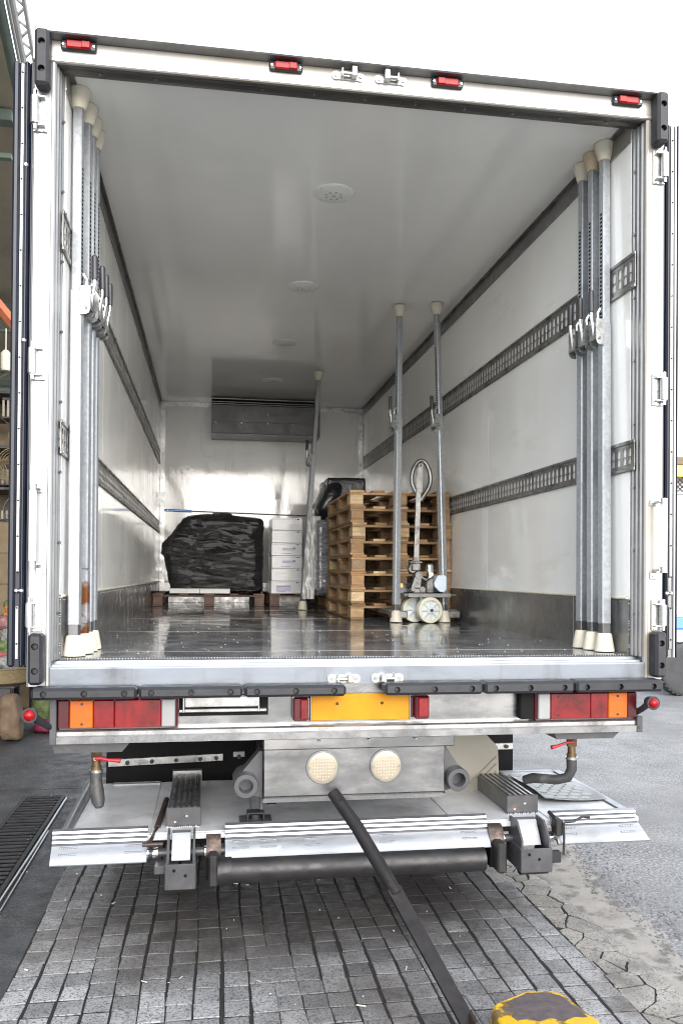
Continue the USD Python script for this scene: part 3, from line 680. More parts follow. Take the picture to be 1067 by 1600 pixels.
np_ = pt("number_plate", cbox((-0.200, -0.006, 0.945), (0.181, 0.018, 1.046), 0.003), "plate_yellow", label="blank yellow number plate without characters")
part(np_, "plate_rim", cat(cbox((-0.203, -0.009, 0.942), (0.184, -0.003, 0.9475), 0.001), cbox((-0.203, -0.009, 0.9475), (-0.1985, -0.003, 1.046), 0.001), cbox((0.1795, -0.009, 0.9475), (0.184, -0.003, 1.046), 0.001)), "dull_aluminium")
for x in (-0.10, 0.073):
    part(np_, "screw", lathe([(0, 0.003), (0.004, 0.003), (0.006, 0.0), (0, 0)], 12).apply_transform(trimesh.transformations.rotation_matrix(math.pi / 2, [1, 0, 0])).apply_translation((x, -0.006, 1.010)), "dark_steel")
for a, b, dk in ((-0.270, -0.215, 0), (0.196, 0.252, 1)):
    pl_ = pt("plate_lamp", cbox((a, -0.035, 0.950), (b, 0.02, 1.040), 0.006), "lens_dark_red", label="red lamp beside the number plate")
    x0 = a + 0.026 if dk == 0 else a + 0.010
    part(pl_, "lens", cbox((x0, -0.044, 0.958), (x0 + 0.030 + 0.012 * dk, -0.034, 1.034), 0.004), "lens_red")
    part(pl_, "bracket", cbox((a - 0.014 if dk else b, -0.010, 0.955), (a if dk else b + 0.010, 0.018, 1.036), 0.003), "lens_dark_red" if dk else "dull_aluminium")
for s in (-1, 1):
    X = (lambda v: v) if s < 0 else (lambda v: -v - 0.012)
    tl = pt("tail_lamp", cbox((X(-1.116), -0.022, 0.933), (X(-0.692), 0.02, 1.046), 0.006), "lens_dark_red", label=("left" if s < 0 else "right") + " tail lamp cluster with amber, red and white lenses")
    for a, b, m_, nm in ((-1.114, -1.074, "lens_dark_red", "reflector"), (-1.072, -0.992, "lens_amber", "amber_lens"), (-0.990, -0.917, "lens_red", "red_lens"), (-0.9165, -0.752, "lens_red", "red_lens"), (-0.750, -0.702, "lens_white", "white_lens")):
        part(tl, nm, cbox((X(a), -0.034 if nm != "reflector" else -0.030, 0.941), (X(b), -0.020, 1.040), 0.003), m_)
    for x in (-1.03, -0.785):
        for z in (0.955, 1.027):
            part(tl, "screw", cyl((X(x), -0.033, z), (X(x), -0.037, z), 0.0045, 8), "dark_steel")
    if s > 0:
        part(tl, "side_shield", cbox((X(-0.690), -0.02, 0.940), (X(-0.632), 0.018, 1.047), 0.004), "black_void")
    # side marker on a rubber stalk
    c = np.array([s * 1.193, -0.12, 1.004]) if s < 0 else np.array([1.122, -0.12, 1.010])
    root = np.array([-1.120, 0.005, 0.925]) if s < 0 else np.array([1.108, 0.005, 0.952])
    sm = pt("side_marker", pipe([root, root * 0.5 + (c + (0, 0.02, 0)) * 0.5 + (0, 0, -0.004), c + (-s * 0.012, 0.022, -0.008), c + (0, 0.012, 0)], [0.013, 0.012, 0.013, 0.016], 12), "rubber", label="red round marker lamp on a black rubber stalk")
    part(sm, "housing", cyl(c + (0, -0.002, 0), c + (0, 0.034, 0), 0.0265, 24, r2=0.022), "rubber")
    part(sm, "lens", lathe([(0, 0.016), (0.010, 0.014), (0.017, 0.008), (0.0195, 0.0), (0, 0)], 24).apply_transform(trimesh.transformations.rotation_matrix(math.pi / 2, [1, 0, 0])).apply_translation(c + (0, -0.0015, 0)), "lens_bright_red")
    # gutter tray and drain valve under the lamp
    ga, gb = (-1.14, -0.862) if s < 0 else (0.768, 1.046)
    tray = prism(Polygon([(ga, 0.882), (gb, 0.882), (gb - 0.03, 0.846 + 0.008 * (s > 0)), (ga + 0.012, 0.846 + 0.008 * (s > 0))]), "y", 0.0, 0.22)
    pt("drain_tray", tray, "grey_paint_steel", smooth=15)
    vx = -0.995 if s < 0 else 0.886
    dv = pt("drain_valve", cat(cyl((vx, 0.10, 0.85), (vx, 0.10, 0.805), 0.021, 6), cyl((vx, 0.10, 0.805), (vx, 0.10, 0.775), 0.016, 16), cyl((vx, 0.10, 0.775), (vx, 0.10, 0.757), 0.020, 16)), "brass")
    part(dv, "clamp_ring", cyl((vx, 0.10, 0.752), (vx, 0.10, 0.762), 0.024, 18), "chrome")
    if s < 0:
        part(dv, "lever", pipe([(vx - 0.006, 0.07, 0.808), (vx + 0.02, 0.065, 0.811), (vx + 0.05, 0.06, 0.804), (vx + 0.092, 0.055, 0.802)], [0.008, 0.0075, 0.006, 0.009], 10), "red_handle")
        part(dv, "lever_screw", cyl((vx, 0.075, 0.808), (vx, 0.062, 0.808), 0.006, 6), "chrome")
        part(dv, "hose", pipe([(vx, 0.10, 0.76), (vx, 0.10, 0.72), (vx + 0.003, 0.10, 0.68), (vx + 0.010, 0.09, 0.645), (vx + 0.016, 0.08, 0.625)], [0.021, 0.022, 0.027, 0.025, 0.015], 16), "hose_rubber")
    else:
        part(dv, "lever", pipe([(vx - 0.005, 0.07, 0.828), (vx - 0.04, 0.065, 0.826), (vx - 0.075, 0.06, 0.816), (vx - 0.105, 0.055, 0.811)], [0.006, 0.005, 0.006, 0.009], 10), "red_handle")
        part(dv, "hose", pipe([(vx, 0.10, 0.76), (vx + 0.001, 0.10, 0.71), (vx - 0.012, 0.11, 0.675), (vx - 0.05, 0.13, 0.662), (vx - 0.09, 0.16, 0.66), (vx - 0.125, 0.2, 0.655), (vx - 0.15, 0.23, 0.64)], [0.021, 0.021, 0.021, 0.020, 0.020, 0.021, 0.018], 16), "hose_rubber")

# --- lift power box with two round reversing lamps
bx = pt("power_box", cat(cbox((-0.376, -0.004, 0.664), (0.322, 0.50, 0.842), 0.003), prism(Polygon([(-0.004, 0.664), (-0.014, 0.660), (-0.014, 0.646), (0.49, 0.646), (0.49, 0.664)]), "x", -0.378, 0.323)), "stainless", smooth=15, label="stainless box of the tail lift with two round lamps")
part(bx, "top_strip", cbox((-0.378, -0.018, 0.842), (0.357, 0.30, 0.8835), 0.003), "stainless")
for x in (-0.17, 0.02, 0.20):
    part(bx, "screw", cyl((x, -0.034, 0.880), (x, -0.034, 0.874), 0.006, 8), "chrome")
for x in (-0.154, 0.090):
    lm = part(bx, "reversing_lamp", lathe([(0, 0.010), (0.05, 0.009), (0.057, 0.005), (0.059, 0.0), (0, 0)], 40).apply_transform(trimesh.transformations.rotation_matrix(math.pi / 2, [1, 0, 0])).apply_translation((x, -0.006, 0.771)), "lens_cream")
    part(bx, "lamp_ring", trimesh.creation.torus(0.060, 0.0035, 40, 10).apply_transform(trimesh.transformations.rotation_matrix(math.pi / 2, [1, 0, 0])).apply_translation((x, -0.008, 0.771)), "dull_aluminium")
    leds = []
    for i in range(-4, 5):
        for j in range(-4, 5):
            if i * i + j * j < 17:
                leds.append(cyl((x + i * 0.0105, -0.0145, 0.771 + j * 0.0115), (x + i * 0.0105, -0.0185, 0.771 + j * 0.0115), 0.0038, 8, r2=0.002))
    part(bx, "led_grid", cat(*leds), "led_white", kind="stuff")
    for dx in (-0.049, 0.049):
        part(bx, "lamp_screw", cyl((x + dx, -0.010, 0.771), (x + dx, -0.018, 0.771), 0.005, 8), "dull_aluminium")
for s, x0 in ((-1, -0.378), (1, 0.325)):
    tx = -0.442 if s < 0 else 0.373
    side = Polygon([(x0, 0.83), (x0, 0.655), (tx - s * 0.02, 0.665), (tx + s * 0.028, 0.70), (tx + s * 0.028, 0.735), (x0 + s * 0.012, 0.83)])
    lk = pt("lift_bracket", prism(side, "y", 0.03, 0.10), "grey_paint_steel", smooth=15)
    ring = lathe([(0.027, -0.02), (0.043, -0.02), (0.045, -0.016), (0.045, 0.14), (0.027, 0.14), (0.027, -0.02)], 36).apply_transform(trimesh.transformations.rotation_matrix(-math.pi / 2, [1, 0, 0])).apply_translation((tx, -0.005, 0.712))
    part(lk, "pivot_tube", ring, "grey_paint_steel")
    part(lk, "tube_back", cyl((tx, 0.12, 0.712), (tx, 0.128, 0.712), 0.028, 24), "black_void")
pt("support_foot", cat(cbox((-0.385, 0.06, 0.60), (-0.372, 0.10, 0.66), 0.002), cbox((-0.36, 0.02, 0.625), (-0.325, 0.10, 0.632), 0.002)), "grey_paint_steel")

# --- tail lift platform
lift = pt("lift_platform", cbox((-1.135, 0.125, 0.478), (1.195, 0.96, 0.500), 0.003), "lift_deck", label="folded aluminium tail lift platform under the truck")
for a, b in ((-1.095, -0.80), (-0.795, -0.40), (-0.395, 0.0), (0.005, 0.40), (0.405, 0.80), (0.805, 1.185)):
    part(lift, "deck_plank", cbox((a, 0.14, 0.499), (b, 0.93, 0.5035), 0.0015), "lift_deck")
part(lift, "side_rail", pipe([(-1.118, 0.20, 0.503), (-1.118, 0.55, 0.508), (-1.118, 0.93, 0.508)], [0.018, 0.022, 0.022], 14), "lift_aluminium")
part(lift, "side_rail", cbox((1.150, 0.22, 0.500), (1.192, 0.93, 0.511), 0.003), "lift_aluminium")
part(lift, "rear_rail", cat(cbox((-1.02, 0.90, 0.500), (-0.80, 0.93, 0.512), 0.003), cbox((0.86, 0.90, 0.500), (1.15, 0.935, 0.513), 0.003)), "lift_aluminium")
prof = [(0.150, 0.506), (0.150, 0.530), (0.128, 0.536), (0.120, 0.533)]
for k in range(3):
    z = 0.533 - k * 0.017
    prof += [(0.112 - 0.004 * k, z - 0.002), (0.110 - 0.004 * k, z - 0.011), (0.116 - 0.004 * k, z - 0.013)]
prof += [(0.098, 0.480), (0.090, 0.470), (0.072, 0.452), (0.058, 0.432), (0.051, 0.424), (0.053, 0.420), (0.066, 0.420), (0.100, 0.440), (0.130, 0.470)]
for a, b in ((-1.152, -0.805), (-0.514, -0.30), (-0.3, 0.53), (0.812, 1.172)):
    b2 = b
    m_ = prism(Polygon(prof), "x", a, b2)
    if a > 0.7:
        v = np.array(m_.vertices); k_ = v[:, 0] > b - 1e-4; v[k_, 0] += np.clip((0.50 - v[k_, 2]) * 0.45, 0, 0.04); m_ = trimesh.Trimesh(v, m_.faces, process=False)
    if a == -0.3:
        v = np.array(m_.vertices); m_ = trimesh.Trimesh(v, m_.faces, process=False)
    lpz = part(lift, "edge_lip", m_, "lift_aluminium", smooth=12)
    for xw in ((a + 0.06, b - 0.05) if b - a < 0.6 else (a + 0.12, (a + b) / 2, b - 0.08)):
        wd = [moved(trimesh.creation.icosphere(subdivisions=1, radius=rng.uniform(0.0035, 0.005)), (xw + q * 0.007, 0.093 - rr * 0.018, 0.474 - rr * 0.020)) for q in range(-4, 5) for rr in (0, 1)]
        part(lift, "weld_bead", cat(*wd), "lift_aluminium", kind="stuff")
for (xa, xb), y0, y1, sk in (((-0.737, -0.612), 0.215, 0.815, 0.0), ((0.658, 0.786), 0.222, 0.80, -0.0)):
    rbx = part(lift, "rail_box", cbox((xa, y0, 0.503), (xb, y1, 0.574), 0.003), "dull_aluminium")
    for k in range(5):
        x = xa + 0.012 + k * (xb - xa - 0.035) / 4
        part(lift, "rail_rib", cbox((x, y0 + 0.006, 0.572), (x + 0.011, y1 - 0.03, 0.580), 0.002), "aluminium")
    part(lift, "rail_end", cbox((xa - 0.004, y0 - 0.006, 0.501), (xb + 0.004, y0 + 0.001, 0.579), 0.002), "grey_paint_steel")
    part(lift, "rail_end", cbox((xa - 0.004, y1 - 0.03, 0.503), (xb + 0.004, y1 + 0.004, 0.592), 0.002), "dull_aluminium")
    for dx, dz in ((0.03, 0.018), (0.075, 0.040)):
        part(lift, "stud", lathe([(0, 0.004), (0.004, 0.003), (0.007, 0), (0, 0)], 12).apply_transform(trimesh.transformations.rotation_matrix(math.pi / 2, [1, 0, 0])).apply_translation((xa + dx, y0 - 0.006, 0.503 + dz)), "aluminium")
    wd = [moved(trimesh.creation.icosphere(subdivisions=1, radius=rng.uniform(0.004, 0.007)), (x, y0 - 0.012 + rng.uniform(-0.006, 0.006), 0.504)) for x in np.arange(xa, xb, 0.008)]
    part(lift, "weld_bead", cat(*wd), "lift_aluminium", kind="stuff")
# hex patterned loose sheet on the right of the platform
th = np.linspace(0, 1, 10)
vs_, fs_ = [], []
for j, t in enumerate(th):
    for i, u in enumerate(np.linspace(0, 1, 10)):
        x = 0.885 + 0.275 * u + 0.012 * (1 - t) * (1 if u > 0.5 else -0.3); y = 0.36 + 0.50 * t - 0.02 * math.sin(u * 3.1)
        z = 0.512 + 0.012 * (1 - u) ** 2 + 0.006 * math.sin(t * 5)
        vs_.append((x, y, z))
n_ = 10
for j in range(9):
    for i in range(9):
        a = j * n_ + i; fs_ += [[a, a + 1, a + n_], [a + 1, a + n_ + 1, a + n_]]
sv = np.array(vs_); sheet = trimesh.Trimesh(np.vstack([sv, sv - (0, 0, 0.004)]), fs_ + [[f[0] + 100, f[2] + 100, f[1] + 100] for f in fs_], process=False)
sh_ = solo("hexagon_sheet", sheet, "dull_aluminium", "thin grey sheet with hexagon pattern lying on the right of the lift platform", "sheet")
hexes = []
for j in range(11):
    for i in range(5):
        cx, cy = 0.912 + i * 0.055, 0.385 + j * 0.043
        cx += 0.0275 * (j % 2)
        if cx > 1.13:
            continue
        u = (cx - 0.885) / 0.275; t = (cy - 0.36) / 0.5
        z = 0.512 + 0.012 * (1 - u) ** 2 + 0.006 * math.sin(t * 5) + 0.0005
        ring = [(cx + 0.0255 * math.cos(a), cy + 0.0255 * math.sin(a)) for a in np.arange(6) * math.pi / 3 + math.pi / 6]
        hexes.append(prism(Polygon(ring), "z", z - 0.001, z + 0.0016))
p_ = numbered("/World/hexagon_sheet", "hexagon_relief")
tag(usdkit.mesh(stage, p_, cat(*hexes), MATS["mat_sheet"], smooth=False).GetPrim(), kind="stuff")

# --- lift arms, torsion tube, hinges
tube = pt("torsion_tube", cyl((-0.560, 0.055, 0.378), (0.500, 0.055, 0.378), 0.047, 32), "dark_steel", label="dark round torsion tube across the lift under the platform")
part(tube, "tube_collar", cyl((-0.565, 0.055, 0.378), (-0.49, 0.055, 0.378), 0.051, 32), "dark_steel")
pt("hinge_shaft", cyl((-0.80, 0.11, 0.437), (0.82, 0.11, 0.437), 0.016, 18), "grey_paint_steel")
for s, xa, xb in ((-1, -0.735, -0.622), (1, 0.630, 0.760)):
    br = pt("lift_hinge", cat(cbox((xa, -0.012, 0.336), (xb, -0.004, 0.430), 0.003), cbox((xa, -0.005, 0.338), (xa + 0.008, 0.16, 0.430), 0.002), cbox((xb - 0.008, -0.005, 0.338), (xb, 0.16, 0.430), 0.002)), "grey_paint_steel")
    part(br, "roller", cyl((xa + 0.012, 0.04, 0.350), (xb - 0.006, 0.04, 0.350), 0.036, 24), "dark_steel")
    for ddx, ddz in ((0.034, 0.072), (0.075, 0.052)):
        part(br, "bolt_hole", cyl((xa + ddx, -0.0115, 0.336 + ddz), (xa + ddx, -0.0135, 0.336 + ddz), 0.006, 12), "black_void")
    for xx_ in (xa + 0.006, xb - 0.012):
        part(br, "link_plate", prism(Polygon([(0.0, 0.425), (0.0, 0.460), (0.06, 0.520), (0.14, 0.520), (0.15, 0.425)]), "x", xx_, xx_ + 0.008), "grey_paint_steel", smooth=False)
    tg = prism(Polygon([(0.13, 0.515), (0.11, 0.510), (0.085, 0.478), (0.055, 0.430), (0.050, 0.424), (0.065, 0.424), (0.11, 0.44), (0.14, 0.47)]), "x", xa + 0.022, xb - 0.022)
    part(br, "hinge_tongue", tg, "lift_aluminium", smooth=12)
    for xx_ in (xa - 0.085, xa - 0.05, xb + 0.03):
        part(br, "spacer_ring", cyl((xx_, 0.11, 0.437), (xx_ + 0.02, 0.11, 0.437), 0.022, 18), "chrome")
for xa, xb in ((-0.585, -0.530), (0.530, 0.590)):
    arm = pt("lift_arm", hull([*cyl((xa, 0.115, 0.462), (xb, 0.115, 0.462), 0.036, 20).vertices, *cyl((xa, 0.10, 0.44), (xb, 0.10, 0.44), 0.036, 20).vertices]), "brown_steel")
    part(arm, "arm_web", cbox((xa + 0.010, 0.0, 0.335), (xb - 0.012, 0.11, 0.45), 0.006), "dark_steel")
    part(arm, "arm_beam", hull([(xa, 0.06, 0.34), (xb, 0.06, 0.34), (xa, 0.06, 0.42), (xb, 0.06, 0.42), (xa, 0.9, 0.36), (xb, 0.9, 0.36), (xa, 0.9, 0.43), (xb, 0.9, 0.43)]), "black_void")
pt("latch_lug", cbox((-0.775, 0.02, 0.385), (-0.725, 0.10, 0.415), 0.003), "grey_paint_steel")
pt("safety_hook", cat(pipe([(0.83, 0.10, 0.46), (0.835, 0.06, 0.50), (0.80, 0.06, 0.525), (0.79, 0.10, 0.54)], 0.008, 8), pipe([(0.835, 0.05, 0.512), (0.87, 0.04, 0.515), (0.91, 0.05, 0.530), (0.945, 0.06, 0.524)], [0.006, 0.005, 0.0045, 0.006], 8), pipe([(0.83, 0.045, 0.51), (0.83, 0.04, 0.44), (0.825, 0.035, 0.385)], 0.005, 8), cbox((0.80, 0.05, 0.455), (0.83, 0.10, 0.52), 0.004), cbox((0.76, 0.03, 0.355), (0.815, 0.06, 0.40), 0.004)), "dark_steel", label="dark steel safety hook and link at the right lift hinge")
pt("gas_strut", cat(cyl((-0.775, 0.20, 0.505), (-0.755, 0.52, 0.53), 0.012, 12), cyl((-0.795, 0.06, 0.49), (-0.775, 0.20, 0.505), 0.007, 10), cyl((-0.82, 0.055, 0.487), (-0.745, 0.055, 0.487), 0.008, 10)), "brown_steel")
pt("bolt_plate", cat(cbox((-0.455, 0.215, 0.503), (-0.325, 0.32, 0.509), 0.002)), "dull_aluminium")
pt("u_bracket", cat(cbox((-0.425, 0.235, 0.509), (-0.418, 0.29, 0.540), 0.002), cbox((-0.362, 0.235, 0.509), (-0.355, 0.29, 0.540), 0.002), cbox((-0.425, 0.235, 0.534), (-0.355, 0.29, 0.541), 0.002), cyl((-0.39, 0.27, 0.509), (-0.39, 0.27, 0.527), 0.022, 14)), "grey_paint_steel")

# --- underside
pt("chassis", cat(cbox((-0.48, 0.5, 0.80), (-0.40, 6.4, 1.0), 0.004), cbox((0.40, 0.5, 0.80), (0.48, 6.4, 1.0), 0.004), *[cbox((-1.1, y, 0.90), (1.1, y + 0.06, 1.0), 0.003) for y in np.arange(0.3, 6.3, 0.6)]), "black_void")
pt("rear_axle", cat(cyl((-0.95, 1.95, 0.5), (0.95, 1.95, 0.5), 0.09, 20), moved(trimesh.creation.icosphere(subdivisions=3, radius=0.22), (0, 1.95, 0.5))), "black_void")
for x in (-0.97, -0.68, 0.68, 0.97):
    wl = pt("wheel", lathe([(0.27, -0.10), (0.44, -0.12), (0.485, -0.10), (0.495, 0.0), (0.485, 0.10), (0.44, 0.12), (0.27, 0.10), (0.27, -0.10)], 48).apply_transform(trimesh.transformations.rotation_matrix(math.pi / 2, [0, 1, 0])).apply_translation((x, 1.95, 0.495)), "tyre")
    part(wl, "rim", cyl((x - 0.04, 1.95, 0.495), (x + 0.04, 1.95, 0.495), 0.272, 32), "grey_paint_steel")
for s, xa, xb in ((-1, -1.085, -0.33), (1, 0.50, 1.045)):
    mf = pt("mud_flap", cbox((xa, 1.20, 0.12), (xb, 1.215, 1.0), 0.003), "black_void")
    if s < 0:
        part(mf, "clamp_strip", cbox((xa + 0.01, 1.185, 0.535), (-0.505, 1.200, 0.573), 0.002).apply_transform(trimesh.transformations.rotation_matrix(-0.03, [0, 1, 0], (-0.8, 1.19, 0.55))), "aluminium")
        part(mf, "clamp_strip", cbox((-0.455, 1.185, 0.560), (-0.395, 1.200, 0.590), 0.002), "dull_aluminium")
        for x in (-0.98, -0.86, -0.74, -0.62, -0.54, -0.425):
            part(mf, "bolt", cyl((x, 1.185, 0.553 + 0.03 * (x + 0.8)), (x, 1.170, 0.553 + 0.03 * (x + 0.8)), 0.011, 6), "dark_steel")
    else:
        part(mf, "clamp_strip", cbox((0.92, 1.185, 0.565), (1.04, 1.200, 0.60), 0.002), "aluminium")
        part(mf, "bolt", cyl((1.0, 1.185, 0.583), (1.0, 1.17, 0.583), 0.011, 6), "dark_steel")
tk = pt("tank_cover", prism(Polygon([(0.47, 0.50), (0.47, 0.82), (0.64, 0.82), (0.755, 0.70), (0.765, 0.50)]), "y", 0.62, 0.95), "beige_plastic", smooth=12, label="beige plastic tank cover with ribs beside the lift box")
for k in range(4):
    part(tk, "rib", pipe([(0.62 + 0.038 * k, 0.617, 0.535), (0.748, 0.617, 0.655 - 0.034 * k)], 0.004, 6), "beige_plastic")
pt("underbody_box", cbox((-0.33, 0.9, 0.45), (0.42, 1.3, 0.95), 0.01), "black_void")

# --- cooling unit on the front wall
cu = pt("cooling_unit", prism(Polygon([(LEN - 0.002, 2.99), (5.91, 2.995), (5.905, 3.30), (LEN - 0.002, 3.30)]), "x", -0.575, 0.585), "cooler_grey", smooth=15, label="dark grey cooling unit mounted at the top of the front wall")
part(cu, "top_hood", cbox((-0.575, 5.955, 3.30), (0.585, LEN - 0.002, 3.39), 0.004), "black_void")
for z, r_ in ((3.375, 0.012), (3.34, 0.007), (3.318, 0.007)):
    part(cu, "grille_tube", cyl((-0.57, 5.93, z), (0.575, 5.93, z), r_, 10), "dull_aluminium")
part(cu, "lower_panel", cbox((-0.570, 5.899, 3.000), (0.580, 5.912, 3.125), 0.003), "cooler_grey")
part(cu, "drip_edge", cbox((-0.578, 5.899, 2.986), (0.588, LEN - 0.003, 2.9945), 0.002), "dull_aluminium")
for x in (-0.53, -0.26, 0.02, 0.29, 0.55):
    part(cu, "screw", cyl((x, 5.900, 3.112), (x, 5.895, 3.112), 0.007, 8), "aluminium")
part(cu, "screw", cyl((0.02, 5.905, 3.21), (0.02, 5.899, 3.21), 0.008, 8), "dull_aluminium")

# ================================================================== CARGO
# --- load bars (telescopic posts between floor and ceiling)


def build_pole(path, H, cup="cup_plastic", rust=False, wrap=False):
    a = 0.0212; b = 0.0180
    zb = 0.52 * H + 0.265
    part(path, "foot_cup", lathe([(0, 0), (0.041, 0), (0.0425, 0.005), (0.031, 0.072), (0.027, 0.078), (0, 0.078)], 28), "cup_plastic")
    part(path, "foot_stem", cbox((-0.019, -0.019, 0.075), (0.019, 0.019, 0.12), 0.003), "rusty_galvanised" if rust else "dull_aluminium")
    part(path, "lower_tube", cbox((-a, -a, 0.115 if not rust else 0.33), (a, a, zb), 0.005), "galvanised")
    if rust:
        part(path, "rusted_end", cbox((-a, -a, 0.115), (a, a, 0.33), 0.005), "rusty_galvanised")
    part(path, "upper_tube", cbox((-b, -b, zb - 0.02), (b, b, H - 0.07), 0.004), "galvanised")
    part(path, "top_cup", lathe([(0, H), (0.043, H), (0.046, H - 0.008), (0.042, H - 0.026), (0.030, H - 0.068), (0.0265, H - 0.078), (0, H - 0.078)], 28), cup)
    part(path, "ratchet_holes", cat(*[cbox((-b - 0.0012, -0.006, z), (-b + 0.001, 0.006, z + 0.009)) for z in np.arange(zb + 0.02, H - 0.32, 0.0175)]), "black_void", kind="stuff", smooth=False)
    br = Polygon([(-a + 0.002, zb + 0.01), (-a - 0.038, zb + 0.01), (-a - 0.038, zb - 0.08), (-a - 0.032, zb - 0.096), (-a - 0.02, zb - 0.102), (-a + 0.002, zb - 0.102)])
    part(path, "bracket", cat(prism(br, "y", -0.026, -0.023), prism(br, "y", 0.023, 0.026), cbox((-a - 0.038, -0.023, zb - 0.08), (-a - 0.035, 0.023, zb - 0.02))), "bracket_zinc", smooth=15)
    part(path, "bracket_pin", cyl((-a - 0.022, -0.032, zb - 0.075), (-a - 0.022, 0.032, zb - 0.075), 0.006, 10), "dull_aluminium")
    part(path, "lever_arm", cat(pipe([(-a - 0.030, 0, zb - 0.07), (-a - 0.038, 0, zb - 0.02), (-a - 0.046, 0, zb + 0.02), (-a - 0.046, 0, zb + 0.06)], 0.0075, 10), pipe([(-a - 0.012, 0, zb), (-a - 0.016, 0, zb + 0.04), (-a - 0.002, 0, zb + 0.062)], 0.008, 8)), "bracket_zinc")
    part(path, "lever_grip", lathe([(0, 0), (0.011, 0.001), (0.0125, 0.008), (0.0125, 0.088), (0.009, 0.096), (0, 0.098)], 16, (-a - 0.046, 0, zb + 0.04)), "grip_rubber")


H0 = ZC - FL - 0.003
GRP_L, GRP_R = "load bars stored against the left wall", "load bars stored against the right wall"
floor_z = FL + 0.0016


def pole_T(foot, top, rz):
    foot, top = np.array(foot, float), np.array(top, float)
    return TR(foot, rz, top - foot)


base_pole = thing("load_bar", "steel load bar at the left wall nearest the open doors, in front of three others", "load bar", group=GRP_L, mat=pole_T((-1.089, 0.165, floor_z), (-1.106, 0.245, ZC - 0.002), math.pi - 0.12))
build_pole(base_pole, H0)
rust_pole = thing("load_bar", "load bar with orange rust low on its tube, second of the left wall cluster", "load bar", group=GRP_L, mat=pole_T((-1.072, 0.27, floor_z), (-1.092, 0.36, ZC - 0.002), math.pi - 0.1))
build_pole(rust_pole, H0 + 0.0, rust=True)
copy_of(base_pole, "load_bar", "third load bar from the doors in the left wall cluster", "load bar", pole_T((-1.070, 0.37, floor_z), (-1.088, 0.46, ZC - 0.002), math.pi - 0.08), GRP_L)
copy_of(base_pole, "load_bar", "load bar deepest inside the truck of the four at the left wall", "load bar", pole_T((-1.068, 0.47, floor_z), (-1.085, 0.56, ZC - 0.002), math.pi - 0.06), GRP_L)
copy_of(base_pole, "load_bar", "load bar at the right wall nearest the open doors", "load bar", pole_T((1.078, 0.205, floor_z), (1.108, 0.285, ZC - 0.002), 0.1), GRP_R)
tan_pole = thing("load_bar", "load bar with a tan top cup, middle of three at the right wall", "load bar", group=GRP_R, mat=pole_T((1.072, 0.30, floor_z), (1.102, 0.385, ZC - 0.002), 0.12))
build_pole(tan_pole, H0, cup="cup_tan")
copy_of(base_pole, "load_bar", "load bar deepest inside the truck of the three at the right wall", "load bar", pole_T((1.068, 0.40, floor_z), (1.102, 0.485, ZC - 0.002), 0.14), GRP_R)
copy_of(base_pole, "load_bar", "upright load bar left of the pallet jack handle in front of the pallet stack", "load bar", pole_T((0.655, 2.37, floor_z), (0.716, 2.60, ZC - 0.002), 0.25), "load bars standing in the cargo bay")
copy_of(base_pole, "load_bar", "upright load bar right of the pallet jack in front of the pallet stack", "load bar", pole_T((0.988, 2.37, floor_z), (0.960, 2.52, ZC - 0.002), 0.55), "load bars standing in the cargo bay")
lean_pole = thing("load_bar", "leaning load bar between the white cartons and the pallet stack with film on its foot", "load bar", group="load bars standing in the cargo bay", mat=pole_T((0.235, 4.30, floor_z), (0.405, 4.58, ZC - 0.002), 0.1))
build_pole(lean_pole, H0)
film = []
for k in range(3):
    n1, n2 = 26, 9
    V, F = [], []
    for i in range(n1):
        for j in range(n2):
            z = 1.28 + (2.02 - 1.28) * i / (n1 - 1); u = j / (n2 - 1)
            w = 0.06 + 0.05 * noise(np.array([z * 6, k, 0.3]), 4)
            x = 0.245 + 0.075 * (z - 1.18) + (u - 0.25) * w * (1.2 if k == 0 else 0.8) + 0.022 * (fbm(np.array([z * 7 + k * 3.1, u * 2, 1.3]), 3, 15) - 0.5)
            y = 4.29 + 0.1 * (z - 1.18) - 0.03 + 0.014 * k + 0.025 * (noise(np.array([u * 4, z * 14, k]), 8) - 0.5)
            V.append((x, y, z))
    for i in range(n1 - 1):
        for j in range(n2 - 1):
            a = i * n2 + j; F += [[a, a + 1, a + n2], [a + 1, a + n2 + 1, a + n2]]
    V = np.array(V); nF = len(V)
    film.append(trimesh.Trimesh(np.vstack([V, V + (0, 0.002, 0)]), F + [[f[0] + nF, f[2] + nF, f[1] + nF] for f in F], process=False))
solo("torn_film", cat(*film), "film_grey", "torn crumpled grey plastic film hanging on the leaning load bar", "plastic film", smooth=True)

# --- pallets


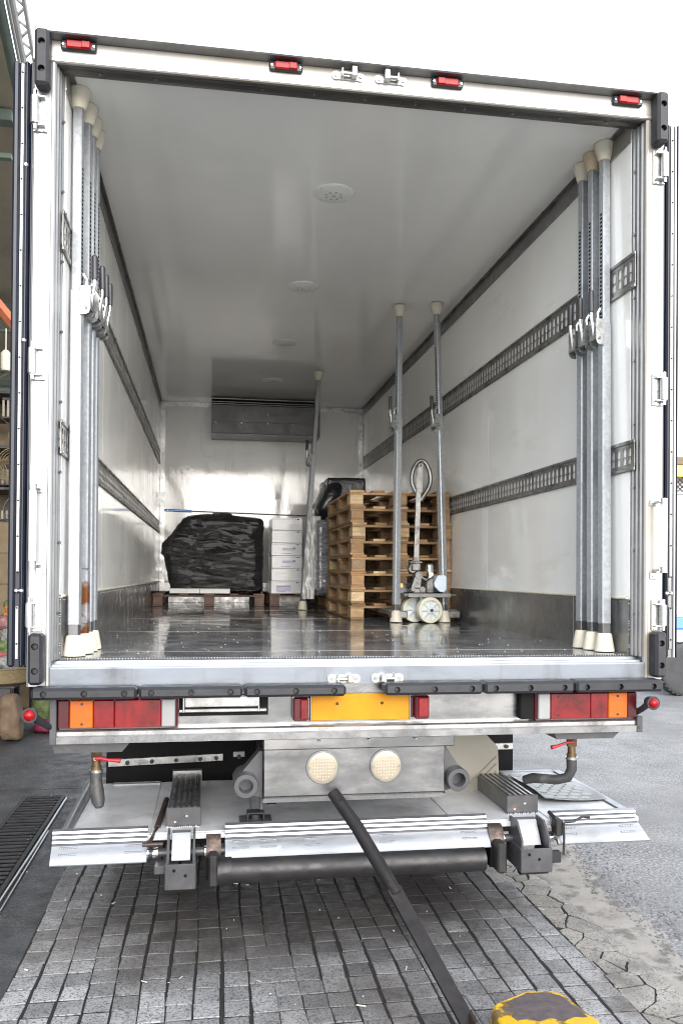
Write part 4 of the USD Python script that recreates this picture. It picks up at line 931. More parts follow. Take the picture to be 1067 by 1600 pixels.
def build_pallet(path, W, D, mats, seed, H=0.115):
    r = random.Random(seed)
    j = lambda a: r.uniform(-a, a)
    pick = lambda: r.choice(mats)
    zd, zs, zb = H - 0.017, H - 0.034, 0.017
    bw_ = 0.115
    for k, x in enumerate(np.linspace(-W / 2 + 0.05, W / 2 - 0.05, 3)):
        part(path, "bottom_board", cbox((x - 0.048 + j(0.004), -D / 2 + j(0.006), 0), (x + 0.048, D / 2 + j(0.006), zb), 0.002), pick(), smooth=False)
        for y in np.linspace(-D / 2 + 0.072, D / 2 - 0.072, 3):
            m_ = "chip_wood" if r.random() < 0.3 and "wood_dark" not in mats else pick()
            part(path, "block", cbox((x - 0.047 + j(0.003), y - 0.070 + j(0.004), zb), (x + 0.047 + j(0.003), y + 0.070, zs), 0.002), m_, smooth=False)
    for y in np.linspace(-D / 2 + 0.055, D / 2 - 0.055, 3):
        part(path, "stringer_board", cbox((-W / 2 + j(0.004), y - 0.052, zs), (W / 2 + j(0.004), y + 0.052, zd), 0.002), pick(), smooth=False)
    for k, x in enumerate(np.linspace(-W / 2 + 0.055, W / 2 - 0.055, 5)):
        hw = 0.052 if k % 2 == 0 else 0.042
        part(path, "deck_board", cbox((x - hw + j(0.004), -D / 2 + j(0.01), zd), (x + hw, D / 2 + j(0.01), H), 0.002), pick(), smooth=False)


SX, SY, PH = 0.760, 3.285, 0.1145
ordn = ["bottom", "second", "third", "fourth", "fifth", "sixth", "seventh", "topmost"]
pal_base = []
for k in range(8):
    lab = f"{ordn[k]} wooden pallet of the tall stack behind the pallet jack" if k in (0, 7) else f"{ordn[k]} wooden pallet from the floor in the stack behind the pallet jack"
    dx, dy, rz = [(0.012, 0.02, 0.0), (-0.004, 0.0, 0.006), (0.004, 0.006, -0.004), (0.002, -0.004, 0.004), (0.0, 0.006, -0.006), (0.004, 0.0, 0.002), (-0.008, 0.004, 0.004), (-0.006, 0.008, -0.008)][k]
    Tm = TR((SX + dx, SY + dy, floor_z + k * PH), rz)
    if k < 4:
        p = thing("pallet", lab, "pallet", group="pallets in the tall stack", mat=Tm)
        build_pallet(p, 0.725 + (0.02 if k == 0 else 0), 1.22, ["wood_0", "wood_1", "wood_2", "wood_1", "wood_3"] if k else ["wood_1", "wood_3", "wood_0"], 11 + k)
        pal_base.append(p)
    else:
        copy_of(pal_base[[3, 1, 2, 3, 2, 1, 2, 1][k]], "pallet", lab, "pallet", Tm, "pallets in the tall stack")
lp = thing("pallet", "dark wet pallet under the black wrapped load at the left", "pallet", group="pallets under wrapped loads", mat=TR((-0.585, 5.66, floor_z), 0.0))
build_pallet(lp, 1.07, 1.14, ["wood_dark"], 31, H=0.125)
lp2 = copy_of(lp, "pallet", "dark pallet under the white carton stack", "pallet", TR((0.535, 5.68, floor_z), 0.0), "pallets under wrapped loads")
lp3 = thing("pallet", "brown pallet partly hidden behind the tall pallet stack", "pallet", group="pallets under wrapped loads", mat=TR((0.80, 4.62, floor_z), 0.0))
build_pallet(lp3, 0.66, 1.10, ["wood_3", "wood_1"], 37, H=0.125)


# --- wrapped loads


def rounded_block(lo, hi, k=9.0, sub=5):
    m = trimesh.creation.box(extents=(2, 2, 2))
    for _ in range(sub):
        m = m.subdivide()
    p = np.array(m.vertices)
    q = p / (np.abs(p) ** k).sum(1, keepdims=True) ** (1 / k)
    lo, hi = np.asarray(lo, float), np.asarray(hi, float)
    return q, (lo + hi) / 2 + q * (hi - lo) / 2, np.array(m.faces)


lz = floor_z + 0.1255
q, P, F = rounded_block((-1.05, 5.12, lz), (-0.06, 6.18, 2.10), 16.0, 6)
h = (P[:, 2] - lz) / (2.085 - lz)
w = np.clip((h - 0.62) / 0.38, 0, 1)
lw = q[:, 0] < 0
P[:, 0] += np.where(lw, 1, 0) * (0.20 * w ** 0.9 - 0.0)
P[:, 0] += np.where(lw & (h < 0.5), 0.09 * (1 - h / 0.5) ** 0.6 * (h < 0.48), 0)
P[:, 2] -= np.clip(q[:, 0] - 0.2, 0, 1) * 0.055 * w + np.where(lw, 0.045 * w * np.clip(-q[:, 0], 0, 1) ** 2, 0)
n = q / np.linalg.norm(q, axis=1, keepdims=True)
d = 0.055 * (fbm(P * np.array([2.2, 2.2, 3.0]), 3, 3) - 0.5) + 0.030 * (fbm(P * np.array([3, 3, 16.0]), 3, 5) - 0.5) + 0.010 * (fbm(P * np.array([14, 14, 50.0]), 2, 8) - 0.5)
d += 0.05 * w * (fbm(P * 7.0, 3, 12) - 0.5)
P += n * d[:, None]
P[:, 2] = np.maximum(P[:, 2], lz)
solo("black_wrapped_load", trimesh.Trimesh(P, F, process=False), "film_black", "bulky pallet load wrapped in shiny black stretch film against the front wall", "wrapped load", smooth=True)
# flat white boxes at its foot
for x0, x1, lab in ((-0.960, -0.676, "flat white box under the black wrapped load, nearer the left wall"), (-0.672, -0.385, "flat white box under the black wrapped load, nearer the white cartons")):
    t_ = thing("flat_box", lab, "box", ((x0 + x1) / 2, 5.16, lz), group="flat white boxes under the black load")
    o_ = ((x0 + x1) / 2, 5.16, lz)
    part(t_, "body", cbox((x0, 5.075, lz + 0.0005), (x1, 5.25, lz + 0.040), 0.002), "carton_plain", org=o_)
    part(t_, "lid", cbox((x0 - 0.002, 5.072, lz + 0.036), (x1 + 0.002, 5.252, lz + 0.046), 0.002), "carton_plain", org=o_)
    part(t_, "slot", cbox((x0 + 0.11, 5.0735, lz + 0.016), (x1 - 0.11, 5.076, lz + 0.019)), "dull_aluminium", org=o_)
# white cartons
names6 = ["bottom", "second", "third", "fourth", "fifth", "top"]
for k in range(6):
    hgt = 0.1245; z0 = lz + 0.001 + k * hgt
    lab = f"{names6[k]} white carton of the film wrapped stack" if k in (0, 5) else f"{names6[k]} white carton from below in the film wrapped stack"
    lab += {0: " with a lilac label", 2: " with a faint blue print", 3: " with a small blue mark"}.get(k, "")
    dx = rng.uniform(-0.003, 0.003); o_ = (0.165 + dx, 5.35, z0)
    t_ = thing("white_carton", lab, "carton", o_, group="white cartons in the wrapped stack")
    part(t_, "carton_body", cbox((0.015 + dx, 5.10, z0), (0.315 + dx, 5.60, z0 + hgt - 0.002), 0.004), "carton_white", org=o_)
    part(t_, "lid_seam", cbox((0.018 + dx, 5.098, z0 + hgt - 0.018), (0.312 + dx, 5.101, z0 + hgt - 0.015)), "dull_aluminium", org=o_, smooth=False)
    part(t_, "hand_slot", cbox((0.262 + dx, 5.0975, z0 + hgt - 0.022), (0.280 + dx, 5.1005, z0 + hgt - 0.012)), "black_void", org=o_, smooth=False)
    if k == 0:
        part(t_, "print_label", cbox((0.062, 5.0972, z0 + 0.025), (0.205, 5.1003, z0 + 0.075)), "print_lilac", org=o_, smooth=False)
        part(t_, "print_line", cat(cbox((0.064, 5.0965, z0 + 0.070), (0.204, 5.0985, z0 + 0.078)), cbox((0.070, 5.0965, z0 + 0.020), (0.155, 5.0985, z0 + 0.024))), "print_blue", org=o_, smooth=False)
    if k in (2, 3):
        part(t_, "print_label", cbox((0.120, 5.0972, z0 + 0.05), (0.245, 5.1003, z0 + 0.075)), "print_lilac", org=o_, smooth=False)
        part(t_, "print_line", cat(cbox((0.225, 5.0965, z0 + 0.066), (0.250, 5.0985, z0 + 0.078)), cbox((0.11, 5.0965, z0 + 0.016), (0.205, 5.0985, z0 + 0.020))), "print_blue", org=o_, smooth=False)
# dark film wrapped slab beside them and silver wrapped stack, black wrapped crate behind the pallets
q, P, F = rounded_block((0.345, 4.20, floor_z + 0.126), (0.56, 5.1, 1.995), 10.0, 5)
n = q / np.linalg.norm(q, axis=1, keepdims=True)
P += n * (0.03 * (fbm(P * np.array([5, 5, 18.0]), 3, 21) - 0.5) + 0.016 * (fbm(P * np.array([18, 18, 30.0]), 2, 22) - 0.5))[:, None]
P[:, 2] = np.maximum(P[:, 2], floor_z + 0.126)
solo("silver_wrapped_load", trimesh.Trimesh(P, F, process=False), "film_silver", "narrow dark load in shiny clear film left of the pallet stack", "wrapped load", smooth=True)
q, P, F = rounded_block((0.478, 4.50, floor_z + 0.126), (0.836, 5.1, 2.395), 40.0, 5)
n = q / np.linalg.norm(q, axis=1, keepdims=True)
P += n * (0.02 * (fbm(P * np.array([6, 6, 8.0]), 3, 31) - 0.5))[:, None]
P[:, 2] = np.maximum(P[:, 2], floor_z + 0.126)
wl = (q[:, 0] < -0.6)
solo("black_wrapped_crate", trimesh.Trimesh(P, F, process=False), "film_black_smooth", "tall square load in matt black film rising behind the pallet stack", "wrapped load", smooth=True)
q, P, F = rounded_block((0.36, 4.42, 1.99), (0.56, 5.0, 2.37), 3.2, 4)
n = q / np.linalg.norm(q, axis=1, keepdims=True)
P += n * (0.05 * (fbm(P * np.array([7, 7, 7.0]), 3, 41) - 0.5))[:, None]
P[:, 0] += 0.09 * np.clip((P[:, 2] - 2.1) / 0.2, 0, 1)
solo("film_bundle", trimesh.Trimesh(P, F, process=False), "film_black_smooth", "loose crumpled black film bulging left of the square black load", "plastic film", smooth=True)
# broom lying over the loads
bro = thing("broom", "long thin broom with a blue handle end lying on the loads along the front wall", "broom", (-0.4, 5.2, 2.10))
ob = (-0.4, 5.2, 2.10)
part(bro, "stick", cyl((-0.78, 5.16, 2.104), (0.33, 5.22, 2.083), 0.007, 10), "dull_aluminium", org=ob)
part(bro, "handle", pipe([(-1.020, 5.145, 2.108), (-1.0, 5.146, 2.1085), (-0.76, 5.162, 2.104)], [0.011, 0.014, 0.013], 14), "van_blue", org=ob)
part(bro, "hanging_hole", cyl((-0.985, 5.1305, 2.108), (-0.985, 5.129, 2.108), 0.006, 10), "carton_plain", org=ob)
part(bro, "bristles", cat(*[cyl((0.27 + 0.012 * k, 5.215, 2.084), (0.30 + 0.018 * k, 5.19 + 0.01 * (k % 3), 2.072 + 0.022 * noise(np.array([k * 1.7, 0, 0]), 2)), 0.006, 6, r2=0.002) for k in range(7)]), "grip_rubber", org=ob)

# --- pallet jack
JX, JY = 0.862, 2.297
pj = thing("pallet_jack", "grey hand pallet jack with white wheels and loop handle in front of the pallet stack", "pallet jack", (JX, JY, floor_z))
oj = (JX, JY, floor_z)


def J(name, m, mt, **k):
    return part(pj, name, moved(m, (JX, JY, floor_z)), mt, org=oj, **k)


R90 = trimesh.transformations.rotation_matrix(math.pi / 2, [1, 0, 0])
for k, (wx, wy) in enumerate(((0.0, -0.01), (-0.075, 0.115))):
    tilt = trimesh.transformations.rotation_matrix(0.16, [0, 0, 1])
    def W(m):
        m = m.copy(); m.apply_transform(tilt); m.apply_translation((wx, wy, 0.086)); return m
    wlp = J("steer_wheel", W(lathe([(0.066, -0.026), (0.083, -0.026), (0.086, -0.022), (0.086, 0.022), (0.083, 0.026), (0.066, 0.026), (0.066, -0.026)], 44).apply_transform(R90)), "wheel_rim_cream")
    def SW(nm, m, mt, **kk):
        return part(wlp, nm, moved(W(m), (JX, JY, floor_z)), mt, org=oj, **kk)
    SW("wheel_disc", cyl((0, -0.010, 0), (0, 0.010, 0), 0.068, 40), "nylon_wheel")
    SW("hub", cyl((0, -0.027, 0), (0, 0.027, 0), 0.022, 24), "nylon_wheel")
    for a in np.arange(8) * math.pi / 4:
        sp = cbox((0.018, -0.023, -0.0045), (0.068, 0.023, 0.0045), 0.002).apply_transform(trimesh.transformations.rotation_matrix(a, [0, 1, 0]))
        SW("spoke", sp, "nylon_wheel")
    SW("hub_cap", cyl((0, -0.0275, 0), (0, -0.030, 0), 0.013, 18), "wheel_rim_cream")
J("axle_fork", cat(cyl((-0.04, 0.05, 0.086), (-0.04, 0.05, 0.17), 0.022, 14), cyl((0.01, -0.05, 0.086), (-0.09, 0.16, 0.086), 0.010, 10)), "jack_steel")
J("cross_plate", prism(Polygon([(-0.145, -0.02), (0.145, -0.02), (0.16, 0.02), (0.14, 0.2), (-0.17, 0.2), (-0.155, 0.0)]), "z", 0.172, 0.196), "jack_frame", smooth=15)
J("plate_pin", cat(cyl((-0.165, 0.0, 0.184), (-0.135, 0.0, 0.184), 0.010, 10), cyl((0.15, 0.0, 0.184), (0.19, 0.0, 0.186), 0.008, 10, r2=0.004)), "jack_steel")
for s in (-1, 1):
    xa, xb = (-0.245, -0.11) if s < 0 else (0.10, 0.235)
    fk = J("fork", cat(cbox((xa, 0.12, 0.045), (xb, 1.1, 0.085), 0.006)), "jack_frame")
    gus = hull([(xa + 0.01, 0.10, 0.05), (xa + 0.06, 0.10, 0.05), (xa + 0.01, 0.16, 0.05), (xa + 0.06, 0.16, 0.05), (s * 0.15 - 0.02, 0.16, 0.235), (s * 0.15 + 0.02, 0.16, 0.235), (s * 0.15 - 0.02, 0.2, 0.235), (s * 0.15 + 0.02, 0.2, 0.235)])
    J("gusset", gus, "jack_frame", smooth=15)
    J("fork_heel", cbox((xa, 0.06, 0.028), (xb - 0.02 * (s < 0), 0.14, 0.078), 0.006), "jack_frame")
J("crosshead", cbox((-0.20, 0.15, 0.196), (0.17, 0.22, 0.26), 0.008), "jack_frame")
J("pump_body", cat(cbox((-0.11, -0.005, 0.196), (-0.02, 0.12, 0.235), 0.008), cbox((-0.02, 0.0, 0.196), (0.035, 0.12, 0.30), 0.008), hull([(-0.12, 0.0, 0.235), (-0.06, 0.0, 0.235), (-0.12, 0.06, 0.235), (-0.06, 0.06, 0.235), (-0.09, 0.0, 0.325), (-0.05, 0.0, 0.325), (-0.09, 0.05, 0.325), (-0.05, 0.05, 0.325)]), cyl((-0.07, -0.01, 0.318), (-0.07, 0.08, 0.318), 0.026, 18), cyl((-0.05, -0.02, 0.225), (-0.05, 0.03, 0.225), 0.018, 14), cyl((-0.11, -0.012, 0.225), (-0.11, 0.03, 0.225), 0.014, 14), pipe([(-0.05, 0.0, 0.30), (-0.02, -0.005, 0.285), (0.0, 0.0, 0.30)], 0.012, 10)), "jack_steel")
J("piston", cat(cyl((0.012, 0.04, 0.30), (0.012, 0.04, 0.345), 0.019, 16), cyl((0.012, 0.04, 0.345), (0.012, 0.04, 0.352), 0.030, 18), cyl((0.012, 0.04, 0.352), (0.012, 0.04, 0.385), 0.026, 20), cyl((0.012, 0.04, 0.385), (0.012, 0.04, 0.395), 0.026, 20, r2=0.018)), "chrome")
J("valve_nut", cyl((0.012, -0.01, 0.325), (0.012, 0.0, 0.325), 0.018, 6), "chrome")
J("return_spring", cat(*[trimesh.creation.torus(0.016, 0.004, 16, 8).apply_translation((-0.125, 0.05, 0.24 + k * 0.013)) for k in range(6)]), "dark_steel")
tank = prism(Polygon([(0.035, 0.265), (0.06, 0.315), (0.105, 0.32), (0.118, 0.308), (0.118, 0.225), (0.105, 0.208), (0.075, 0.208), (0.04, 0.242)]), "y", 0.0, 0.10)
J("oil_tank", tank, "oil_tank_white", smooth=20)
J("handle_socket", cat(hull([*cyl((-0.112, 0.0, 0.36), (-0.112, 0.05, 0.36), 0.026, 14).vertices, *cyl((-0.085, 0.0, 0.42), (-0.085, 0.05, 0.42), 0.020, 14).vertices]), cbox((-0.135, -0.012, 0.398), (-0.050, 0.06, 0.410), 0.003), cbox((-0.12, -0.01, 0.345), (-0.06, 0.06, 0.40), 0.006)), "jack_steel")
hs, he = np.array([-0.085, 0.025, 0.40]), np.array([-0.050, 0.10, 1.0])
J("handle_shaft", hull([p + (dx, dy, 0) for p in (hs, hs * 0.15 + he * 0.85) for dx in (-0.016, 0.016) for dy in (-0.010, 0.010)]), "jack_steel", smooth=15)
# loop
c = np.array([-0.028, 0.125, 0.985])
lpts = []
for a in np.linspace(0, 2 * math.pi, 44):
    rr = 0.066 * math.sin(a) * (1 - 0.15 * math.cos(a)); zz = math.cos(a)
    zz = 0.115 * zz if zz > 0 else 0.160 * zz
    rr = rr * (1.0 if zz > 0 else max(0.12, 1 - (abs(zz) / 0.165) ** 2.2))
    lpts.append(c + np.array([rr * 1.0 + 0.12 * 0.3 * zz, 0.12 * zz, zz]))
J("handle_loop", pipe(lpts, 0.016, 12), "jack_steel")
J("control_lever", cat(hull([c + (-0.045, -0.02, -0.12), c + (0.004, -0.02, -0.10), c + (-0.02, -0.012, 0.09), c + (0.010, -0.012, 0.095), c + (-0.02, 0.0, 0.0)]), cyl(c + (-0.01, -0.015, 0.07), c + (0.012, 0.0, 0.11), 0.006, 8)), "jack_frame", smooth=15)
J("warning_sticker", cbox((-0.175, 0.10, 0.232), (-0.155, 0.15, 0.262), 0.001), "hivis_yellow")

# ================================================================== FOREGROUND: steel lever bar and yellow block
ba = thing("barrier_arm", "dark steel barrier arm slanting up in front of the lift, hinged beside the yellow block", "barrier arm", (0.19, -0.62, 0.0))
oa = (0.19, -0.62, 0)
A0, A1, A2, A3 = np.array([0.236, -0.625, 0.085]), np.array([0.050, -0.335, 0.425]), np.array([0.014, -0.290, 0.485]), np.array([-0.128, -0.10, 0.700])
dirv = (A1 - A0) / np.linalg.norm(A1 - A0); sd = np.cross(dirv, (0, -0.6, 0.8)); sd /= np.linalg.norm(sd); nd = np.cross(sd, dirv)
flat_ = hull([p + sd * a + nd * b for p in (A0, A1) for a in (-0.025, 0.025) for b in (-0.007, 0.007)])
part(ba, "flat_bar", flat_, "black_bar", org=oa)
mid = (A2 + A3) / 2 + np.array([0.003, 0, 0.006])
part(ba, "round_tube", pipe([A1 - dirv * 0.02, A1, A2, A2 * 0.6 + mid * 0.4, mid, A3 * 0.8 + mid * 0.2, A3], [0.019, 0.022, 0.024, 0.024, 0.0235, 0.023, 0.0225], 18), "black_bar", org=oa)
for f in (0.15, 0.45):
    p0 = A3 * (1 - f) + A2 * f
    part(ba, "hole", cyl(p0 + (0.0, -0.014, 0.012), p0 + (0, -0.019, 0.0155), 0.006, 10), "black_void", org=oa)
part(ba, "hinge_bracket", cat(cbox((0.145, -0.665, 0.0), (0.165, -0.585, 0.095), 0.003), cbox((0.235, -0.67, 0.0), (0.250, -0.585, 0.125), 0.003), cyl((0.135, -0.63, 0.075), (0.275, -0.63, 0.075), 0.010, 12), cbox((0.25, -0.655, 0.035), (0.315, -0.62, 0.055), 0.003)), "brown_steel", org=oa)
for z in (0.060, 0.105):
    part(ba, "bolt", cyl((0.2505, -0.60, z), (0.258, -0.60, z), 0.009, 6), "brown_steel", org=oa)
# worn yellow block
yb = thing("parking_block", "worn yellow painted steel block at the bottom edge of the picture", "parking block", (0.41, -0.74, 0))
oy = (0.41, -0.74, 0)
V = []
for (x, y) in [(0.300, -0.640), (0.335, -0.618), (0.430, -0.572), (0.520, -0.580), (0.548, -0.610), (0.590, -0.78), (0.560, -0.86), (0.300, -0.86), (0.275, -0.82), (0.280, -0.68)]:
    V.append((x, y))
pg = Polygon(V).buffer(-0.012).buffer(0.012)
bot, top_ = pg.buffer(0.008), pg.buffer(-0.012)
ringv = [(*p, 0.0) for p in bot.exterior.coords] + [(*p, 0.150) for p in pg.exterior.coords] + [(*p, 0.163) for p in pg.buffer(-0.005).exterior.coords] + [(*p, 0.168) for p in top_.exterior.coords]
blk = hull(ringv)
blk = blk.subdivide_to_size(0.012)
part(yb, "painted_body", blk, "worn_yellow", org=oy, smooth=25)
wv = Polygon([(0.345, -0.640), (0.372, -0.622), (0.430, -0.592), (0.500, -0.598), (0.528, -0.622), (0.545, -0.690), (0.560, -0.760), (0.520, -0.752), (0.478, -0.768), (0.440, -0.748), (0.405, -0.762), (0.378, -0.742), (0.338, -0.748), (0.330, -0.722), (0.352, -0.700), (0.322, -0.690), (0.318, -0.668), (0.350, -0.664)])
wv = Polygon([(x + 0.006 * (noise(np.array([x * 90, y * 90, 0.0]), 2) - 0.5), y + 0.006 * (noise(np.array([x * 90, y * 90, 5.0]), 2) - 0.5)) for x, y in np.array([wv.exterior.interpolate(t, normalized=True).coords[0] for t in np.linspace(0, 1, 90)[:-1]])])
part(yb, "worn_top", prism(wv, "z", 0.1665, 0.1688), "worn_brown", org=oy, smooth=False)
part(yb, "hinge_pin", cyl((0.262, -0.66, 0.05), (0.31, -0.66, 0.05), 0.014, 12), "brown_steel", org=oy)
part(yb, "base_plate", cbox((0.27, -0.87, 0.002), (0.60, -0.60, 0.010), 0.002), "brown_steel", org=oy)

# ================================================================== LEFT: market shed and stall
shed = thing("market_shed", "open sided market shed with green beams and beige walls left of the truck", "building", (-5, 8, 0))
osd = (-5, 8, 0)


def S(name, m, mt, **k):
    return part(shed, name, m, mt, org=osd, **k)


S("roof", hull([(-1.61, -1.0, 5.15), (-4.31, 26, 5.15), (-12, 26, 5.5), (-12, -1, 5.5), (-1.61, -1.0, 5.2), (-4.31, 26, 5.2), (-12, 26, 5.6), (-12, -1, 5.6)]), "shed_beige", smooth=False)
S("back_wall", cbox((-12, 16, 0), (-3.2, 16.2, 5.3)), "shed_beige", smooth=False)
S("side_wall", cbox((-9.2, -1, 0), (-9.0, 16, 5.35)), "shed_beige", smooth=False)
S("ceiling_lining", cbox((-9, 15.7, 3.05), (-2.3, 15.95, 3.3)), "shed_green", smooth=False)
for y, z in ((3.75, 5.05), (8.6, 5.0), (10.5, 4.6), (12.0, 4.7), (13.5, 4.35)):
    bm = S("roof_beam", cat(cbox((-9, y, z), (-2.15, y + 0.12, z + 0.09), 0.004), cbox((-9, y, z - 0.30), (-2.15, y + 0.06, z - 0.26), 0.003)), "shed_green")
    if y > 5:
        S("beam_brace", cat(*[cyl((x, y + 0.05, z - 0.28), (x + 0.4, y + 0.05, z), 0.022, 6) for x in np.arange(-8.9, -2.6, 0.8)] + [cyl((x + 0.4, y + 0.05, z), (x + 0.8, y + 0.05, z - 0.28), 0.022, 6) for x in np.arange(-8.9, -2.6, 0.8)]), "shed_green")
for x, y in ((-2.6, 7.0), (-3.0, 12.0), (-8.5, 5.0), (-8.5, 12.0)):
    S("column", cbox((x - 0.10, y - 0.08, 0), (x + 0.10, y + 0.08, 5.1), 0.005), "shed_green")
# white eave truss along the roof edge
e0, e1 = np.array([-1.545, -0.5, 5.05]), np.array([-2.045, 4.5, 5.05])
et = S("eave_truss", cat(cyl(e0, e1, 0.022, 10), cyl(e0 + (0.072, 0, 0.0), e1 + (0.072, 0, 0.0), 0.016, 10), cyl(e0 + (-0.035, 0, 0.02), e1 + (-0.035, 0, 0.02), 0.012, 8)), "truss_white")
ds = []
for k in range(22):
    a = e0 + (e1 - e0) * (k / 22); b = e0 + (e1 - e0) * ((k + 0.5) / 22); c_ = e0 + (e1 - e0) * ((k + 1) / 22)
    ds += [cyl(a, b + (0.072, 0, 0), 0.010, 6), cyl(b + (0.072, 0, 0), c_, 0.010, 6)]
part(et, "lattice", cat(*ds), "truss_white", org=osd)
part(et, "gutter", cyl(e0 + (-0.085, 0, 0.0), e1 + (-0.085, 0, 0.0), 0.035, 14), "shed_green", org=osd)
solo("slanted_board", cyl((-3.3, 5.0, 4.9), (-2.15, 5.0, 3.5), 0.05, 4), "orange_paint", "orange red slanting awning arm left of the truck door", "awning arm")
solo("hanging_lamp", cat(lathe([(0, 0), (0.035, 0.0), (0.045, 0.02), (0.045, 0.16), (0.02, 0.19), (0, 0.19)], 16, (-2.46, 5.0, 3.36)), cyl((-2.46, 5, 3.55), (-2.46, 5, 3.75), 0.006, 6)), "cup_plastic", "small cream lamp hanging under the shed left of the truck", "lamp")
# shelf with crates, wire coils and fan
sf = thing("steel_shelf", "tall dark shelf crowded with wire goods under the market shed", "shelf", (-2.9, 6.0, 0))
osf = (-2.9, 6.0, 0)
for z in (3.35, 2.78, 2.35, 2.0):
    part(sf, "shelf_board", cbox((-3.7, 6.0, z), (-2.35, 6.6, z + 0.03), 0.003), "dark_steel", org=osf)
for x in (-3.65, -2.42):
    part(sf, "upright", cbox((x, 6.0, 0), (x + 0.05, 6.05, 3.4), 0.003), "dark_steel", org=osf)
part(sf, "back_board", cbox((-3.7, 6.6, 0), (-2.35, 6.62, 3.4)), "cardboard", org=osf, smooth=False)
for k, (z, w_) in enumerate(((3.10, 0.22), (2.40, 0.20), (2.03, 0.14))):
    for i in range(3):
        x = -3.45 + 0.36 * i
        cr = thing("plastic_crate", ["upper", "middle", "lower"][k] + " shelf dark slatted crate, " + ["outermost", "in the middle", "nearest the truck door"][i], "crate", (x, 6.2, z), group="crates on the shed shelf")
        part(cr, "crate_body", cat(cbox((x, 6.05, z + 0.001), (x + 0.32, 6.4, z + 0.02), 0.003), cbox((x, 6.05, z + w_ - 0.03), (x + 0.32, 6.07, z + w_), 0.002)), "dark_steel", org=(x, 6.2, z))
        for j in range(7):
            part(cr, "slat", cbox((x + 0.045 * j, 6.052, z + 0.02), (x + 0.045 * j + 0.022, 6.068, z + w_ - 0.03), 0.001), "beige_plastic", org=(x, 6.2, z))
for k, (z, r_) in enumerate(((2.90, 0.10), (2.62, 0.14), (2.55, 0.10))):
    lab = ["upper wire coil on the shed shelf", "large wire coil hanging in the middle of the shelf", "small wire coil tucked behind the large one"][k]
    solo("wire_coil", cat(*[trimesh.creation.torus(r_ * (0.7 + 0.15 * j), 0.005, 28, 6).apply_transform(trimesh.transformations.rotation_matrix(math.pi / 2 + 0.12 * j, [1, 0.1 * j, 0])).apply_translation((-2.52 - 0.06 * k, 5.96 - 0.01 * j, z)) for j in range(4)]), "bamboo", lab, "wire coil", group="wire coils on the shelf")
fan = thing("fan_wheel", "black round fan guard standing low on the shed shelf", "fan", (-2.47, 5.9, 2.02))
of = (-2.47, 5.9, 2.02)
part(fan, "guard", cat(*[trimesh.creation.torus(r_, 0.008, 32, 6).apply_transform(R90).apply_translation((-2.50, 5.9, 2.13)) for r_ in (0.06, 0.12, 0.17)]), "grip_rubber", org=of)
part(fan, "hub", cyl((-2.50, 5.88, 2.13), (-2.50, 5.95, 2.13), 0.045, 18), "grip_rubber", org=of)
for a in np.arange(5) * 1.256:
    part(fan, "blade", hull([(-2.5 + 0.04 * math.cos(a), 5.91, 2.13 + 0.04 * math.sin(a)), (-2.5 + 0.15 * math.cos(a + 0.2), 5.90, 2.13 + 0.15 * math.sin(a + 0.2)), (-2.5 + 0.15 * math.cos(a - 0.3), 5.92, 2.13 + 0.15 * math.sin(a - 0.3)), (-2.5 + 0.04 * math.cos(a), 5.915, 2.13 + 0.04 * math.sin(a))]), "dark_steel", org=of, smooth=False)
bd = thing("board_partition", "pale brown board partition behind the produce stall", "partition", (-2.8, 5.7, 0))
for k in range(5):
    part(bd, "board", cbox((-3.6, 5.68, 0.45 + k * 0.31), (-2.36, 5.70, 0.45 + k * 0.31 + 0.305), 0.002), "cardboard", org=(-2.8, 5.7, 0))
# stall: stand, round basket, produce
st = thing("stall_stand", "black stall stand under the round bamboo basket", "stand", (-2.55, 5.0, 0))
ost = (-2.55, 5.0, 0)
for x, y in ((-2.75, 4.9), (-2.40, 4.9), (-2.75, 5.2), (-2.40, 5.2)):
    part(st, "leg", cbox((x, y, 0), (x + 0.05, y + 0.05, 0.44), 0.004), "grip_rubber", org=ost)
part(st, "top", cbox((-2.80, 4.86, 0.44), (-2.32, 5.3, 0.466), 0.004), "grip_rubber", org=ost)
part(st, "side_panel", cbox((-2.78, 4.885, 0.02), (-2.36, 4.897, 0.44), 0.003), "grip_rubber", org=ost)
bk = solo("bamboo_basket", lathe([(0, 0.0), (0.25, 0.0), (0.30, 0.03), (0.325, 0.15), (0.335, 0.155), (0.335, 0.165), (0.31, 0.165), (0.28, 0.04), (0, 0.03)], 40, (-2.48, 5.05, 0.468)), "bamboo", "shallow round bamboo basket of produce on the black stand", "basket")
for k, (x, y, z, r_, m_, lab) in enumerate(((-2.36, 4.93, 0.67, 0.09, "produce_pale", "pale bundle of vegetables at the rim of the bamboo basket"), (-2.42, 5.02, 0.80, 0.11, "produce_green", "green bag of vegetables in the middle of the heap"), (-2.35, 5.0, 0.93, 0.09, "produce_pale", "pale blue white bag above the green one"), (-2.40, 5.05, 1.03, 0.09, "produce_pink", "pink packet high in the produce heap"), (-2.37, 5.08, 1.12, 0.08, "produce_orange", "orange net of fruit on the produce heap"), (-2.38, 5.12, 1.19, 0.075, "produce_green", "green leafy bunch at the very top of the heap"), (-2.50, 5.05, 0.70, 0.13, "produce_red", "red bag low in the bamboo basket"))):
    q, P, F = rounded_block((x - r_ * 1.3, y - r_, z - r_ * 0.8), (x + r_ * 1.3, y + r_, z + r_ * 0.8), 3.0, 4)
    n = q / np.linalg.norm(q, axis=1, keepdims=True)
    P += n * (0.06 * (fbm(P * 16.0 + k, 3, 50 + k) - 0.5))[:, None]
    solo("produce_bag", trimesh.Trimesh(P, F, process=False), m_, lab, "produce", group="produce on the stall", smooth=True)
